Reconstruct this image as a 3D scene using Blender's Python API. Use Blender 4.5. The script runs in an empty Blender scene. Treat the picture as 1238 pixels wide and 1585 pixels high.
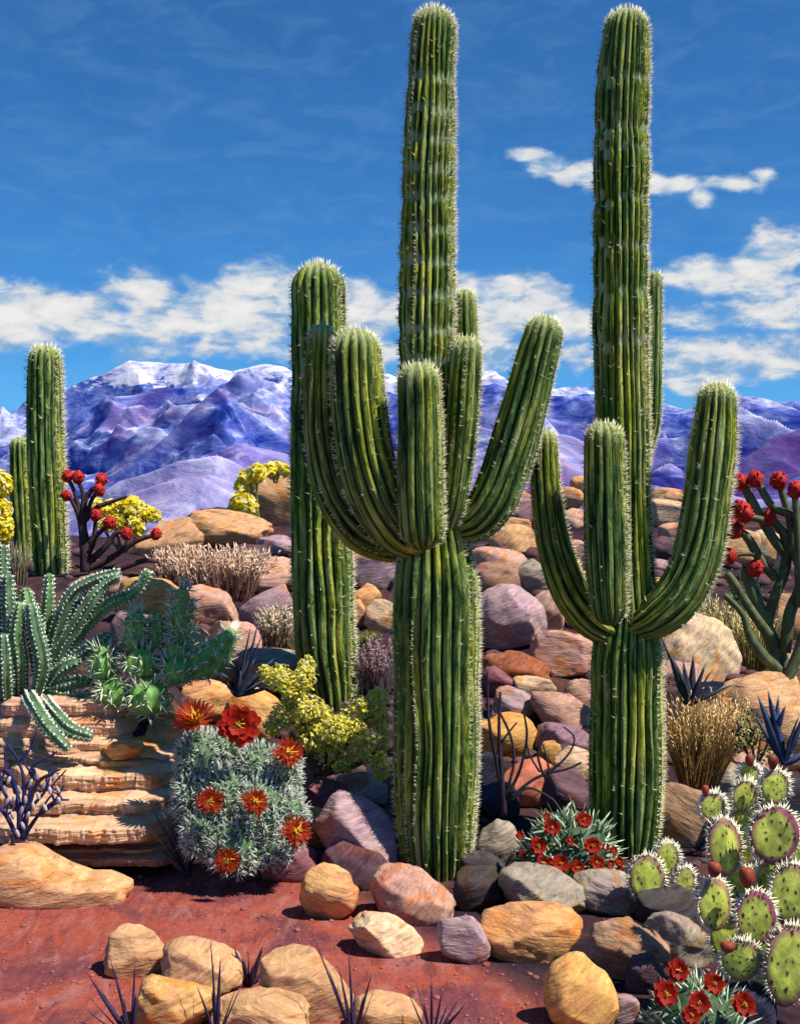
import bpy, math, random
import numpy as np
from mathutils import Vector

random.seed(11)
RNG = np.random.default_rng(11)
SC = bpy.context.scene
COL = SC.collection

# ------------------------------------------------------------------ camera
FPX, CU, CV, CZ = 1913.0, 619.0, 792.5, 2.7
cam_d = bpy.data.cameras.new('camera')
cam_d.sensor_fit = 'VERTICAL'
cam_d.sensor_height = 24.0
cam_d.lens = 24.0 * FPX / 1585.0
cam_d.clip_start = 0.1
cam_d.clip_end = 30000
cam = bpy.data.objects.new('camera', cam_d)
cam.location = (0, 0, CZ)
cam.rotation_euler = (math.radians(90), 0, 0)
COL.objects.link(cam)
SC.camera = cam

# ------------------------------------------------------------------ light
SUN_AZ, SUN_EL = math.radians(114), math.radians(57)     # azimuth clockwise from +Y
world = bpy.data.worlds.new('World')
SC.world = world
world.use_nodes = True
SUNV = Vector((math.sin(SUN_AZ) * math.cos(SUN_EL), math.cos(SUN_AZ) * math.cos(SUN_EL), math.sin(SUN_EL)))
sun_d = bpy.data.lights.new('sun', 'SUN')
sun_d.energy = 5.0
sun_d.angle = math.radians(0.5)
sun_d.color = (1.0, 0.93, 0.80)
sun = bpy.data.objects.new('sun', sun_d)
sun.rotation_euler = SUNV.to_track_quat('Z', 'Y').to_euler()
sun.location = (30, -20, 40)
COL.objects.link(sun)
SC.view_settings.view_transform = 'Standard'
SC.view_settings.look = 'None'
SC.view_settings.exposure = 0.45
SC.view_settings.gamma = 1.0
SC.cycles.use_denoising = True
SC.cycles.max_bounces = 5
SC.cycles.diffuse_bounces = 2
SC.cycles.transparent_max_bounces = 6


# ------------------------------------------------------------------ node helpers
class NT:
    def __init__(self, tree):
        self.t = tree
        self.n = tree.nodes
        self.l = tree.links

    def new(self, kind, **kw):
        nd = self.n.new(kind)
        for k, v in kw.items():
            setattr(nd, k, v)
        return nd

    def put(self, sock, v):
        if isinstance(v, bpy.types.NodeSocket):
            self.l.new(v, sock)
        elif isinstance(v, (tuple, list)) and sock.type == 'RGBA' and len(v) == 3:
            sock.default_value = (*v, 1)
        else:
            sock.default_value = v

    def math(self, op, a, b=0.0, c=None, clamp=False):
        nd = self.new('ShaderNodeMath', operation=op, use_clamp=clamp)
        self.put(nd.inputs[0], a)
        self.put(nd.inputs[1], b)
        if c is not None:
            self.put(nd.inputs[2], c)
        return nd.outputs[0]

    def mix(self, fac, a, b, mode='MIX'):
        nd = self.new('ShaderNodeMixRGB', blend_type=mode)
        self.put(nd.inputs[0], fac)
        self.put(nd.inputs[1], a)
        self.put(nd.inputs[2], b)
        return nd.outputs[0]

    def ramp(self, fac, stops, interp='LINEAR'):
        nd = self.new('ShaderNodeValToRGB')
        cr = nd.color_ramp
        cr.interpolation = interp
        while len(cr.elements) < len(stops):
            cr.elements.new(0.5)
        for e, (p, c) in zip(cr.elements, stops):
            e.position = p
            e.color = (c, c, c, 1) if not isinstance(c, (tuple, list)) else (*c, 1)
        self.put(nd.inputs[0], fac)
        return nd.outputs[0]

    def sstep(self, v, lo, hi):
        nd = self.new('ShaderNodeMapRange', interpolation_type='SMOOTHSTEP')
        self.put(nd.inputs[0], v)
        nd.inputs[1].default_value = lo
        nd.inputs[2].default_value = hi
        return nd.outputs[0]

    def noise(self, vec, scale, detail=3.0, rough=0.55, dist=0.0, color=False):
        nd = self.new('ShaderNodeTexNoise')
        self.put(nd.inputs['Vector'], vec)
        nd.inputs['Scale'].default_value = scale
        nd.inputs['Detail'].default_value = detail
        nd.inputs['Roughness'].default_value = rough
        nd.inputs['Distortion'].default_value = dist
        return nd.outputs['Color' if color else 'Fac']

    def vmath(self, op, a, b=(0, 0, 0)):
        nd = self.new('ShaderNodeVectorMath', operation=op)
        self.put(nd.inputs[0], a)
        self.put(nd.inputs[1], b)
        return nd.outputs['Value'] if op in ('LENGTH', 'DOT_PRODUCT', 'DISTANCE') else nd.outputs[0]

    def mapping(self, vec, scale=(1, 1, 1), rot=(0, 0, 0), loc=(0, 0, 0)):
        nd = self.new('ShaderNodeMapping')
        self.put(nd.inputs['Vector'], vec)
        nd.inputs['Scale'].default_value = scale
        nd.inputs['Rotation'].default_value = rot
        nd.inputs['Location'].default_value = loc
        return nd.outputs[0]


def new_mat(name, rough=0.8, spec=0.25):
    m = bpy.data.materials.new(name)
    m.use_nodes = True
    nt = NT(m.node_tree)
    bsdf = next(n for n in nt.n if n.type == 'BSDF_PRINCIPLED')
    bsdf.inputs['Roughness'].default_value = rough
    bsdf.inputs['Specular IOR Level'].default_value = spec
    return m, nt, bsdf


def set_bump(nt, bsdf, h, strength=0.4, dist=0.02):
    b = nt.new('ShaderNodeBump')
    b.inputs['Strength'].default_value = strength
    b.inputs['Distance'].default_value = dist
    nt.put(b.inputs['Height'], h)
    nt.l.new(b.outputs[0], bsdf.inputs['Normal'])


# ------------------------------------------------------------------ sky
def build_sky():
    nt = NT(world.node_tree)
    bg = next(n for n in nt.n if n.type == 'BACKGROUND')
    sky = nt.new('ShaderNodeTexSky', sky_type='NISHITA')
    sky.sun_disc = False
    sky.sun_elevation = SUN_EL
    sky.sun_rotation = SUN_AZ
    sky.altitude = 2200
    sky.air_density = 1.0
    sky.dust_density = 0.15
    sky.ozone_density = 5.0
    tc = nt.new('ShaderNodeTexCoord').outputs['Generated']
    sep = nt.new('ShaderNodeSeparateXYZ')
    nt.l.new(tc, sep.inputs[0])
    az = nt.math('ARCTAN2', sep.outputs[0], sep.outputs[1])
    el = nt.math('ARCSINE', sep.outputs[2])
    comb = nt.new('ShaderNodeCombineXYZ')
    nt.l.new(az, comb.inputs[0])
    nt.l.new(el, comb.inputs[1])
    ae = comb.outputs[0]
    # deep desert blue: pull the sky texture's hue towards a clean saturated blue
    base = nt.mix(1.0, sky.outputs[0], SKY_TINT, 'MULTIPLY')
    hs = nt.new('ShaderNodeHueSaturation')
    hs.inputs['Saturation'].default_value = SKY_SAT
    nt.put(hs.inputs['Color'], base)
    base = hs.outputs[0]
    # soft streaks of thin high vapour
    s1 = nt.noise(nt.mapping(ae, (5, 15, 1), (0, 0, -0.8)), 3.4, 4, 0.6, 0.7)
    s2 = nt.noise(nt.mapping(ae, (7, 11, 1), (0, 0, 0.5)), 2.0, 4, 0.6, 0.8)
    base = nt.mix(nt.math('MULTIPLY', nt.sstep(s1, 0.42, 0.72), 0.15), base, (2.6, 5.0, 8.2))
    base = nt.mix(nt.math('MULTIPLY', nt.sstep(s2, 0.45, 0.75), 0.35), base, nt.mix(1.0, base, (0.72, 0.80, 0.86), 'MULTIPLY'))
    # cumulus: puffs at chosen directions, broken up by noise
    w1 = nt.noise(nt.mapping(ae, (1, 1.5, 1)), 20.0, 5, 0.56, 0.25)
    w2 = nt.noise(nt.mapping(ae, (1, 1.9, 1), (0, 0, 0.25)), 48.0, 4, 0.58, 0.2)
    wob = nt.math('ADD', nt.math('MULTIPLY', nt.math('SUBTRACT', w1, 0.5), 2.3), nt.math('MULTIPLY', nt.math('SUBTRACT', w2, 0.5), 0.7))
    dens = None
    for (u, v, ru, rv, amp) in CLOUDS:
        d = nt.vmath('SUBTRACT', ae, (math.atan((u - CU) / FPX), math.atan((CV - v) / FPX), 0))
        d = nt.vmath('MULTIPLY', d, (FPX / ru, FPX / rv, 0))
        q = nt.math('MULTIPLY', nt.math('SUBTRACT', 1.0, nt.vmath('LENGTH', d)), amp)
        dens = q if dens is None else nt.math('MAXIMUM', dens, q)
    dens = nt.math('ADD', dens, wob)
    mask = nt.math('MULTIPLY', nt.sstep(dens, -0.08, 0.55), 0.97)
    shade = nt.noise(nt.mapping(ae, (1, 2.4, 1), (0, 0, -0.2)), 30.0, 5, 0.6, 0.3)
    ccol = nt.ramp(nt.math('ADD', shade, nt.math('MULTIPLY', nt.math('SUBTRACT', dens, 0.6), 0.18)),
                   [(0.36, (2.8, 5.0, 7.8)), (0.46, (5.6, 6.9, 8.6)), (0.54, (8.6, 8.8, 9.0)), (0.70, (10.4, 10.2, 9.8))])
    final = nt.mix(mask, base, nt.mix(1.0, ccol, CLOUD_GAIN, 'MULTIPLY'))
    nt.put(bg.inputs[0], final)
    bg.inputs[1].default_value = SKY_STRENGTH
    world.cycles.sampling_method = 'MANUAL'
    world.cycles.sample_map_resolution = 512


SKY_TINT = (0.45, 1.10, 1.52)
SKY_SAT = 1.0
SKY_STRENGTH = 0.062
CLOUD_GAIN = (1.0, 1.0, 1.0)
CLOUDS = [(10, 500, 140, 62, 1.5), (95, 498, 110, 48, 1.4), (160, 520, 70, 24, 1.1), (225, 455, 80, 42, 1.15), (260, 510, 90, 40, 1.3),
          (360, 490, 130, 62, 1.4), (410, 448, 90, 44, 1.2), (560, 480, 100, 60, 1.25), (780, 470, 130, 52, 1.3), (860, 505, 90, 38, 1.1), (730, 510, 90, 40, 1.0),
          (818, 244, 44, 12, 0.8), (855, 260, 52, 18, 0.85), (895, 272, 52, 22, 0.95), (935, 284, 44, 20, 0.9), (1000, 292, 44, 18, 0.9), (1045, 300, 44, 18, 1.0), (1082, 318, 28, 20, 1.0), (1130, 302, 66, 14, 0.75), (1180, 294, 26, 16, 0.8),
          (1130, 440, 140, 34, 0.95), (1220, 410, 80, 44, 1.2), (1170, 560, 120, 44, 1.15), (1220, 490, 130, 40, 1.0), (1090, 590, 110, 28, 0.95), (1080, 500, 110, 26, 0.7),
          (880, 555, 120, 34, 0.8), (740, 540, 130, 34, 0.7), (330, 540, 170, 26, 0.6), (560, 540, 90, 36, 0.9), (1060, 560, 90, 40, 0.8)]
build_sky()


# ------------------------------------------------------------------ space helpers
def P(u, v, d):
    return np.array(((u - CU) / FPX * d, d, CZ - (v - CV) / FPX * d))


def vnoise(p, seed=0):
    """smooth value noise in -1..1 at points p (n,3)"""
    p = np.asarray(p, float)
    i = np.floor(p).astype(np.int64)
    f = p - i
    f = f * f * (3 - 2 * f)
    out = np.zeros(len(p))
    for dx in (0, 1):
        for dy in (0, 1):
            for dz in (0, 1):
                h = ((i[:, 0] + dx) * 374761393 + (i[:, 1] + dy) * 668265263 + (i[:, 2] + dz) * 2147483647 + seed * 144665) & 0x7fffffff
                h = (h ^ (h >> 13)) * 1274126177 & 0x7fffffff
                h = (h ^ (h >> 16)) & 0xffff
                w = (f[:, 0] if dx else 1 - f[:, 0]) * (f[:, 1] if dy else 1 - f[:, 1]) * (f[:, 2] if dz else 1 - f[:, 2])
                out += w * (h / 32767.5 - 1)
    return out


def fbm(p, seed=0, oct=4, gain=0.5):
    p = np.asarray(p, float)
    a, s, t = 1.0, 0.0, np.zeros(len(p))
    for o in range(oct):
        t += a * vnoise(p * 2 ** o, seed + 17 * o)
        s += a
        a *= gain
    return t / s


_YB = [0, 9.0, 9.6, 11, 13, 16, 20, 24, 26, 30, 40, 80, 300, 7000]
_HB = [0, 0.0, 0.06, 0.28, 0.72, 1.42, 2.2, 2.72, 2.75, 2.1, -1, -8, -25, -45]
_YL = [0, 9.5, 10.2, 10.7, 13, 17, 20, 24, 26, 30, 40, 80, 300, 7000]
_HL = [0, 0.0, 0.85, 1.06, 1.36, 1.9, 2.1, 2.2, 2.2, 1.6, -1, -8, -25, -45]


def terrain(x, y):
    x = np.asarray(x, float)
    y = np.asarray(y, float)
    u = CU + FPX * x / np.maximum(y, 0.5)
    w = np.clip((330 - u) / 110, 0, 1)
    w = w * w * (3 - 2 * w)
    h = np.interp(y, _YB, _HB) * (1 - w) + np.interp(y, _YL, _HL) * w
    q = np.stack([x.ravel(), y.ravel(), np.zeros(x.size)], 1)
    n = fbm(q * 0.9, 5, 4).reshape(x.shape)
    env = np.interp(y, [0, 8.8, 11, 26, 60, 7000], [0.035, 0.035, 0.10, 0.16, 0.5, 6.0])
    return h + n * env


_DS = np.linspace(5.0, 26.0, 2200)


def hit(u, v):
    """depth at which the sight line meets the terrain (used to stand things on the ground)"""
    z = CZ - (v - CV) / FPX * _DS
    g = terrain((u - CU) / FPX * _DS, _DS)
    k = np.nonzero(z <= g)[0]
    return float(_DS[k[0]]) if len(k) else 24.0


# ------------------------------------------------------------------ mesh helpers
ORIG = {}


def tag(o, label=None, cat=None, group=None, kind=None):
    if label:
        o['label'] = label
    if cat:
        o['category'] = cat
    if group:
        o['group'] = group
    if kind:
        o['kind'] = kind
    return o


def empty(name, loc, label=None, cat=None, group=None):
    o = bpy.data.objects.new(name, None)
    o.empty_display_size = 0.2
    o.location = tuple(float(c) for c in loc)
    COL.objects.link(o)
    ORIG[o.name] = np.array(loc, float)
    return tag(o, label, cat, group)


class MB:
    """collects vertices, faces, colours and uvs for one mesh"""
    def __init__(self):
        self.v, self.q, self.t, self.c, self.uv = [], [], [], [], []
        self.n = 0

    def add(self, V, Q=None, T=None, C=None, UV=None):
        V = np.asarray(V, float).reshape(-1, 3)
        self.v.append(V)
        if Q is not None and len(Q):
            self.q.append(np.asarray(Q, np.int64) + self.n)
        if T is not None and len(T):
            self.t.append(np.asarray(T, np.int64) + self.n)
        if C is None:
            C = (0.5, 0.5, 0.5)
        C = np.asarray(C, float)
        if C.ndim == 1:
            C = np.tile(C, (len(V), 1))
        self.c.append(C)
        self.uv.append(np.zeros((len(V), 2)) if UV is None else np.asarray(UV, float))
        self.n += len(V)

    def build(self, name, mat, parent=None, origin=None, smooth=True, tint=None):
        V = np.concatenate(self.v)
        C = np.concatenate(self.c)
        UV = np.concatenate(self.uv)
        if parent is not None:
            origin = ORIG[parent.name]
        elif origin is None:
            origin = np.array((V[:, 0].mean(), V[:, 1].mean(), V[:, 2].min()))
        origin = np.asarray(origin, float)
        me = bpy.data.meshes.new(name)
        Q = np.concatenate(self.q) if self.q else np.zeros((0, 4), np.int64)
        T = np.concatenate(self.t) if self.t else np.zeros((0, 3), np.int64)
        loops = np.concatenate([Q.ravel(), T.ravel()]).astype(np.int32)
        me.vertices.add(len(V))
        me.vertices.foreach_set('co', (V - origin).astype(np.float32).ravel())
        me.loops.add(len(loops))
        me.loops.foreach_set('vertex_index', loops)
        tot = np.concatenate([np.full(len(Q), 4), np.full(len(T), 3)]).astype(np.int32)
        start = np.concatenate([[0], np.cumsum(tot)[:-1]]).astype(np.int32)
        me.polygons.add(len(tot))
        me.polygons.foreach_set('loop_start', start)
        me.polygons.foreach_set('loop_total', tot)
        me.polygons.foreach_set('use_smooth', np.full(len(tot), smooth, bool))
        at = me.attributes.new('Col', 'FLOAT_COLOR', 'POINT')
        at.data.foreach_set('color', np.concatenate([C, np.ones((len(C), 1))], 1).astype(np.float32).ravel())
        au = me.attributes.new('RibUV', 'FLOAT2', 'POINT')
        au.data.foreach_set('vector', UV.astype(np.float32).ravel())
        me.update(calc_edges=True)
        me.validate()
        me.materials.append(mat)
        o = bpy.data.objects.new(name, me)
        COL.objects.link(o)
        if parent is not None:
            o.parent = parent
            ORIG[o.name] = ORIG[parent.name]
        else:
            o.location = tuple(float(c) for c in origin)
            ORIG[o.name] = origin
        if tint is not None:
            o.color = (*tint, 1)
        return o


def unit(a):
    a = np.asarray(a, float)
    return a / np.maximum(np.linalg.norm(a, axis=-1, keepdims=True), 1e-9)


def resample(pts, n_s):
    """Catmull-Rom through pts (n,k) then positions at n_s equal arc lengths (dense table)"""
    pts = np.asarray(pts, float)
    if len(pts) == 2:
        pts = np.stack([pts[0], pts.mean(0), pts[1]])
    ext = np.vstack([2 * pts[0] - pts[1], pts, 2 * pts[-1] - pts[-2]])
    out = []
    for i in range(1, len(ext) - 2):
        p0, p1, p2, p3 = ext[i - 1:i + 3]
        t = np.linspace(0, 1, 24, endpoint=False)[:, None]
        out.append(0.5 * (2 * p1 + (p2 - p0) * t + (2 * p0 - 5 * p1 + 4 * p2 - p3) * t ** 2 + (3 * p1 - p0 - 3 * p2 + p3) * t ** 3))
    out.append(ext[-2:-1])
    return np.vstack(out)


def tube(mb, pts, ribs=0, depth=0.12, seg=8, step=0.04, round0=False, round1=True, seed=0, wob=0.03, col=(0.1, 0.3, 0.1), bands=(), tipcol=None, endr=1.0):
    """sweep a (ribbed) circle along pts (x,y,z,r); returns the crest samples (pos, normal, tangent, height from the tip)"""
    dense = resample(pts, 0)
    ds = np.concatenate([[0], np.cumsum(np.linalg.norm(np.diff(dense[:, :3], axis=0), axis=1))])
    L = ds[-1]
    r1 = dense[-1, 3] * endr
    r0 = dense[0, 3]
    s = np.arange(0, 1.0001, 1.0 / max(3, int((L - (r1 if round1 else 0)) / step))) * (L - (r1 if round1 else 0))
    if round1:
        s = np.concatenate([s, L - r1 * (1 - np.sin(np.linspace(0, math.pi / 2, 9)[1:]))])
    if round0:
        s = np.concatenate([r0 * (1 - np.cos(np.linspace(0, math.pi / 2, 7)[:-1])), s[s > r0]])
    c = np.stack([np.interp(s, ds, dense[:, k]) for k in range(4)], 1)
    R = c[:, 3].copy()
    R *= 1 + 1.4 * wob * vnoise(np.stack([s * 3.1, np.full_like(s, seed * 3.7), np.zeros_like(s)], 1), seed)
    for bs, amt in bands:
        R *= 1 - amt * np.exp(-((s - bs) / 0.045) ** 2)
    if round1:
        k = np.clip((L - s) / r1, 0, 1)
        R = R * np.where(s > L - r1, np.sqrt(np.maximum(1 - (1 - k) ** 2, 0.0004)), 1)
    if round0:
        k = np.clip(s / r0, 0, 1)
        R = R * np.where(s < r0, np.sqrt(np.maximum(1 - (1 - k) ** 2, 0.0004)), 1)
    pos = c[:, :3]
    tan = unit(np.gradient(pos, axis=0) if len(pos) > 2 else np.tile(pos[1] - pos[0], (2, 1)))
    if round1:
        tan[-8:] = tan[-9]
    N = np.zeros_like(tan)
    ref = np.array((0, 1.0, 0)) if abs(tan[0][1]) < 0.9 else np.array((1.0, 0, 0))
    N[0] = unit(ref - tan[0] * ref.dot(tan[0]))
    for i in range(1, len(tan)):
        N[i] = unit(N[i - 1] - tan[i] * N[i - 1].dot(tan[i]))
    B = np.cross(tan, N)
    m = ribs * seg if ribs else seg
    th = np.arange(m) / m * 2 * math.pi
    if ribs:
        prof = 1 - depth * (1 - np.abs(np.cos(th * ribs / 2)) ** 0.9)
    else:
        prof = np.ones(m)
    wobth = vnoise(np.stack([np.cos(th) * 1.3, np.sin(th) * 1.3, np.full(m, seed * 1.9)], 1), seed + 3) * wob
    if ribs:
        # every rib wanders and swells a little along its length
        g = np.stack(np.meshgrid(s * 2.6, np.arange(ribs) * 3.1 + seed, indexing='ij'), -1).reshape(-1, 2)
        sw = vnoise(np.concatenate([g, np.full((len(g), 1), seed * 0.7)], 1), seed + 9).reshape(len(s), ribs)
        amp = 1 + 0.6 * np.repeat(sw, seg, 1)
        pr = 1 - depth * amp * (1 - np.abs(np.cos(th * ribs / 2)) ** 0.9)[None, :]
        g2 = np.stack(np.meshgrid(s * 1.7, np.cos(th) * 2.2, indexing='ij'), -1).reshape(-1, 2)
        g3 = np.stack([g2[:, 0], g2[:, 1], np.tile(np.sin(th) * 2.2, len(s)) + seed], 1)
        thw = 0.09 * vnoise(g3, seed + 13).reshape(len(s), m)
        rad = R[:, None] * (pr + wobth[None, :])
        TH = th[None, :] + thw
    else:
        rad = R[:, None] * (prof + wobth)[None, :]
        TH = np.broadcast_to(th[None, :], (len(s), m))
    V = pos[:, None, :] + rad[:, :, None] * (np.cos(TH)[:, :, None] * N[:, None, :] + np.sin(TH)[:, :, None] * B[:, None, :])
    n = len(pos)
    i = np.arange(n - 1)[:, None] * m
    j = np.arange(m)[None, :]
    j2 = (j + 1) % m
    Q = np.stack([i + j, i + j2, i + m + j2, i + m + j], -1).reshape(-1, 4)
    bandv = np.zeros(n)
    for bs, amt in bands:
        bandv = np.maximum(bandv, np.exp(-((s - bs) / 0.05) ** 2))
    if tipcol is None and ribs:
        C = np.zeros((n, m, 3))
        C[:, :, 0] = (L - s)[:, None]
        rj = np.repeat(np.random.default_rng(seed).normal(0, 0.035, ribs), seg)
        ra = np.repeat(np.random.default_rng(seed + 1).uniform(0.35, 1.1, ribs), seg)
        for bs, amt in bands:
            C[:, :, 1] = np.maximum(C[:, :, 1], ra[None, :] * np.exp(-((s[:, None] - bs - rj[None, :]) / 0.05) ** 2))
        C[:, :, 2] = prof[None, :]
    else:
        f = (s / L)[:, None, None]
        C = np.asarray(col)[None, None, :] * (1 - f) + np.asarray(tipcol if tipcol is not None else col)[None, None, :] * f + np.zeros((n, m, 1))
    UV = np.stack([np.broadcast_to(np.arange(m)[None, :] / seg, (n, m)), np.broadcast_to(s[:, None], (n, m))], -1)
    V2 = np.concatenate([V.reshape(-1, 3), pos[:1], pos[-1:] + tan[-1:] * (0.0 if round1 else 0.0)])
    C2 = np.concatenate([C.reshape(-1, 3), C[0, :1], C[-1, :1]])
    UV2 = np.concatenate([UV.reshape(-1, 2), UV[0, :1], UV[-1, :1]])
    a, b = n * m, n * m + 1
    jj = np.arange(m)
    T = np.concatenate([np.stack([np.full(m, a), (jj + 1) % m, jj], -1), np.stack([np.full(m, b), (n - 1) * m + jj, (n - 1) * m + (jj + 1) % m], -1)])
    mb.add(V2, Q, T, C2, UV2)
    # crest samples
    k = np.arange(0, m, seg) if ribs else np.arange(0, m)
    crest = V[:, k, :]
    nrm = unit(np.cos(th[k])[None, :, None] * N[:, None, :] + np.sin(th[k])[None, :, None] * B[:, None, :])
    if round1:
        kk = np.clip(1 - (L - s) / r1, 0, 0.98)
        nrm = unit(nrm * (1 - kk[:, None, None]) + tan[:, None, :] * kk[:, None, None] * 1.2)
    return crest, nrm, np.broadcast_to(tan[:, None, :], crest.shape), np.broadcast_to((L - s)[:, None], crest.shape[:2])


def cones(mb, Pn, D, L, W, C, sides=3):
    """thin pyramids at points Pn along D"""
    Pn, D = np.asarray(Pn, float), unit(D)
    n = len(Pn)
    if n == 0:
        return
    L = np.broadcast_to(np.asarray(L, float), (n,))
    W = np.broadcast_to(np.asarray(W, float), (n,))
    ref = np.where(np.abs(D[:, 2:3]) < 0.9, np.array((0, 0, 1.0)), np.array((1.0, 0, 0)))
    A = unit(np.cross(D, ref))
    Bv = np.cross(D, A)
    V = np.zeros((n, sides + 1, 3))
    for k in range(sides):
        a = 2 * math.pi * k / sides
        V[:, k] = Pn + W[:, None] * (math.cos(a) * A + math.sin(a) * Bv)
    V[:, sides] = Pn + D * L[:, None]
    base = np.arange(n)[:, None] * (sides + 1)
    T = np.concatenate([np.concatenate([base + k, base + (k + 1) % sides, base + sides], 1) for k in range(sides)])
    C = np.asarray(C, float)
    if C.ndim == 1:
        C = np.tile(C, (n, 1))
    mb.add(V.reshape(-1, 3), None, T, np.repeat(C, sides + 1, axis=0))


def blades(mb, Pn, D, L, W, C0, C1, bend=0.25, nseg=4, widest=0.25, face=None, thick=0.0):
    """curved tapering leaf blades, slightly folded along the middle so they have a body"""
    Pn, D = np.asarray(Pn, float), unit(D)
    n = len(Pn)
    L = np.broadcast_to(np.asarray(L, float), (n,))
    W = np.broadcast_to(np.asarray(W, float), (n,))
    rv = RNG.normal(size=(n, 3))
    side = unit(np.cross(D, rv if face is None else np.asarray(face) + 0.5 * rv))
    nor = np.cross(side, D)
    bd = RNG.normal(size=(n, 1)) * bend
    C0, C1 = np.asarray(C0, float), np.asarray(C1, float)
    if C0.ndim == 1:
        C0 = np.tile(C0, (n, 1))
    if C1.ndim == 1:
        C1 = np.tile(C1, (n, 1))
    V = np.zeros((n, nseg * 3 + 1, 3))
    C = np.zeros((n, nseg * 3 + 1, 3))
    for k in range(nseg):
        t = k / nseg
        w = W * (0.55 + 0.45 * min(1, t / widest) if t < widest else (1 - (t - widest) / (1 - widest)) ** 0.8)
        p = Pn + D * (L * t)[:, None] + nor * (L * t * t)[:, None] * bd
        V[:, 3 * k] = p + side * w[:, None]
        V[:, 3 * k + 1] = p + nor * (w * 0.55)[:, None]
        V[:, 3 * k + 2] = p - side * w[:, None]
        C[:, 3 * k:3 * k + 3] = (C0 * (1 - t) + C1 * t)[:, None, :]
    V[:, -1] = Pn + D * L[:, None] + nor * L[:, None] * bd
    C[:, -1] = C1
    base = np.arange(n)[:, None] * (nseg * 3 + 1)
    Q = []
    for k in range(nseg - 1):
        a = 3 * k
        Q += [np.concatenate([base + a, base + a + 1, base + a + 4, base + a + 3], 1), np.concatenate([base + a + 1, base + a + 2, base + a + 5, base + a + 4], 1),
              np.concatenate([base + a + 2, base + a, base + a + 3, base + a + 5], 1)]
    a = 3 * (nseg - 1)
    e = nseg * 3
    T = [np.concatenate([base + a, base + a + 1, base + e], 1), np.concatenate([base + a + 1, base + a + 2, base + e], 1), np.concatenate([base + a + 2, base + a, base + e], 1)]
    mb.add(V.reshape(-1, 3), np.concatenate(Q) if Q else None, np.concatenate(T), C.reshape(-1, 3))


def petals(mb, Pn, Nn, size, C):
    """small thin four-cornered petals, bent along the middle, facing Nn"""
    Pn, Nn = np.asarray(Pn, float), unit(Nn)
    n = len(Pn)
    a = unit(np.cross(Nn, RNG.normal(size=(n, 3))))
    b = np.cross(Nn, a)
    sz = size * RNG.uniform(0.65, 1.35, (n, 1))
    V = np.stack([Pn - a * sz, Pn + b * sz * 0.62 + Nn * sz * 0.25, Pn + a * sz, Pn - b * sz * 0.62 + Nn * sz * 0.25], 1)
    base = np.arange(n)[:, None] * 4
    T = np.concatenate([base + np.array([[0, 2, 1]]), base + np.array([[0, 3, 2]])])
    mb.add(V.reshape(-1, 3), None, T, np.repeat(C, 4, axis=0))


def _ico(sub):
    import bmesh
    bm = bmesh.new()
    bmesh.ops.create_icosphere(bm, subdivisions=sub, radius=1.0)
    bm.verts.ensure_lookup_table()
    V = np.array([v.co[:] for v in bm.verts])
    T = np.array([[v.index for v in f.verts] for f in bm.faces])
    bm.free()
    return V, T


ICO = {k: _ico(k) for k in (2, 3, 4, 5)}


# ------------------------------------------------------------------ materials
def objinfo(nt):
    nd = nt.new('ShaderNodeObjectInfo')
    tc = nt.new('ShaderNodeTexCoord').outputs['Object']
    off = nt.vmath('SCALE', nd.outputs['Location'], (0, 0, 0))
    off.node.inputs['Scale'].default_value = 3.1
    return nd, nt.vmath('ADD', tc, off)


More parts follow.
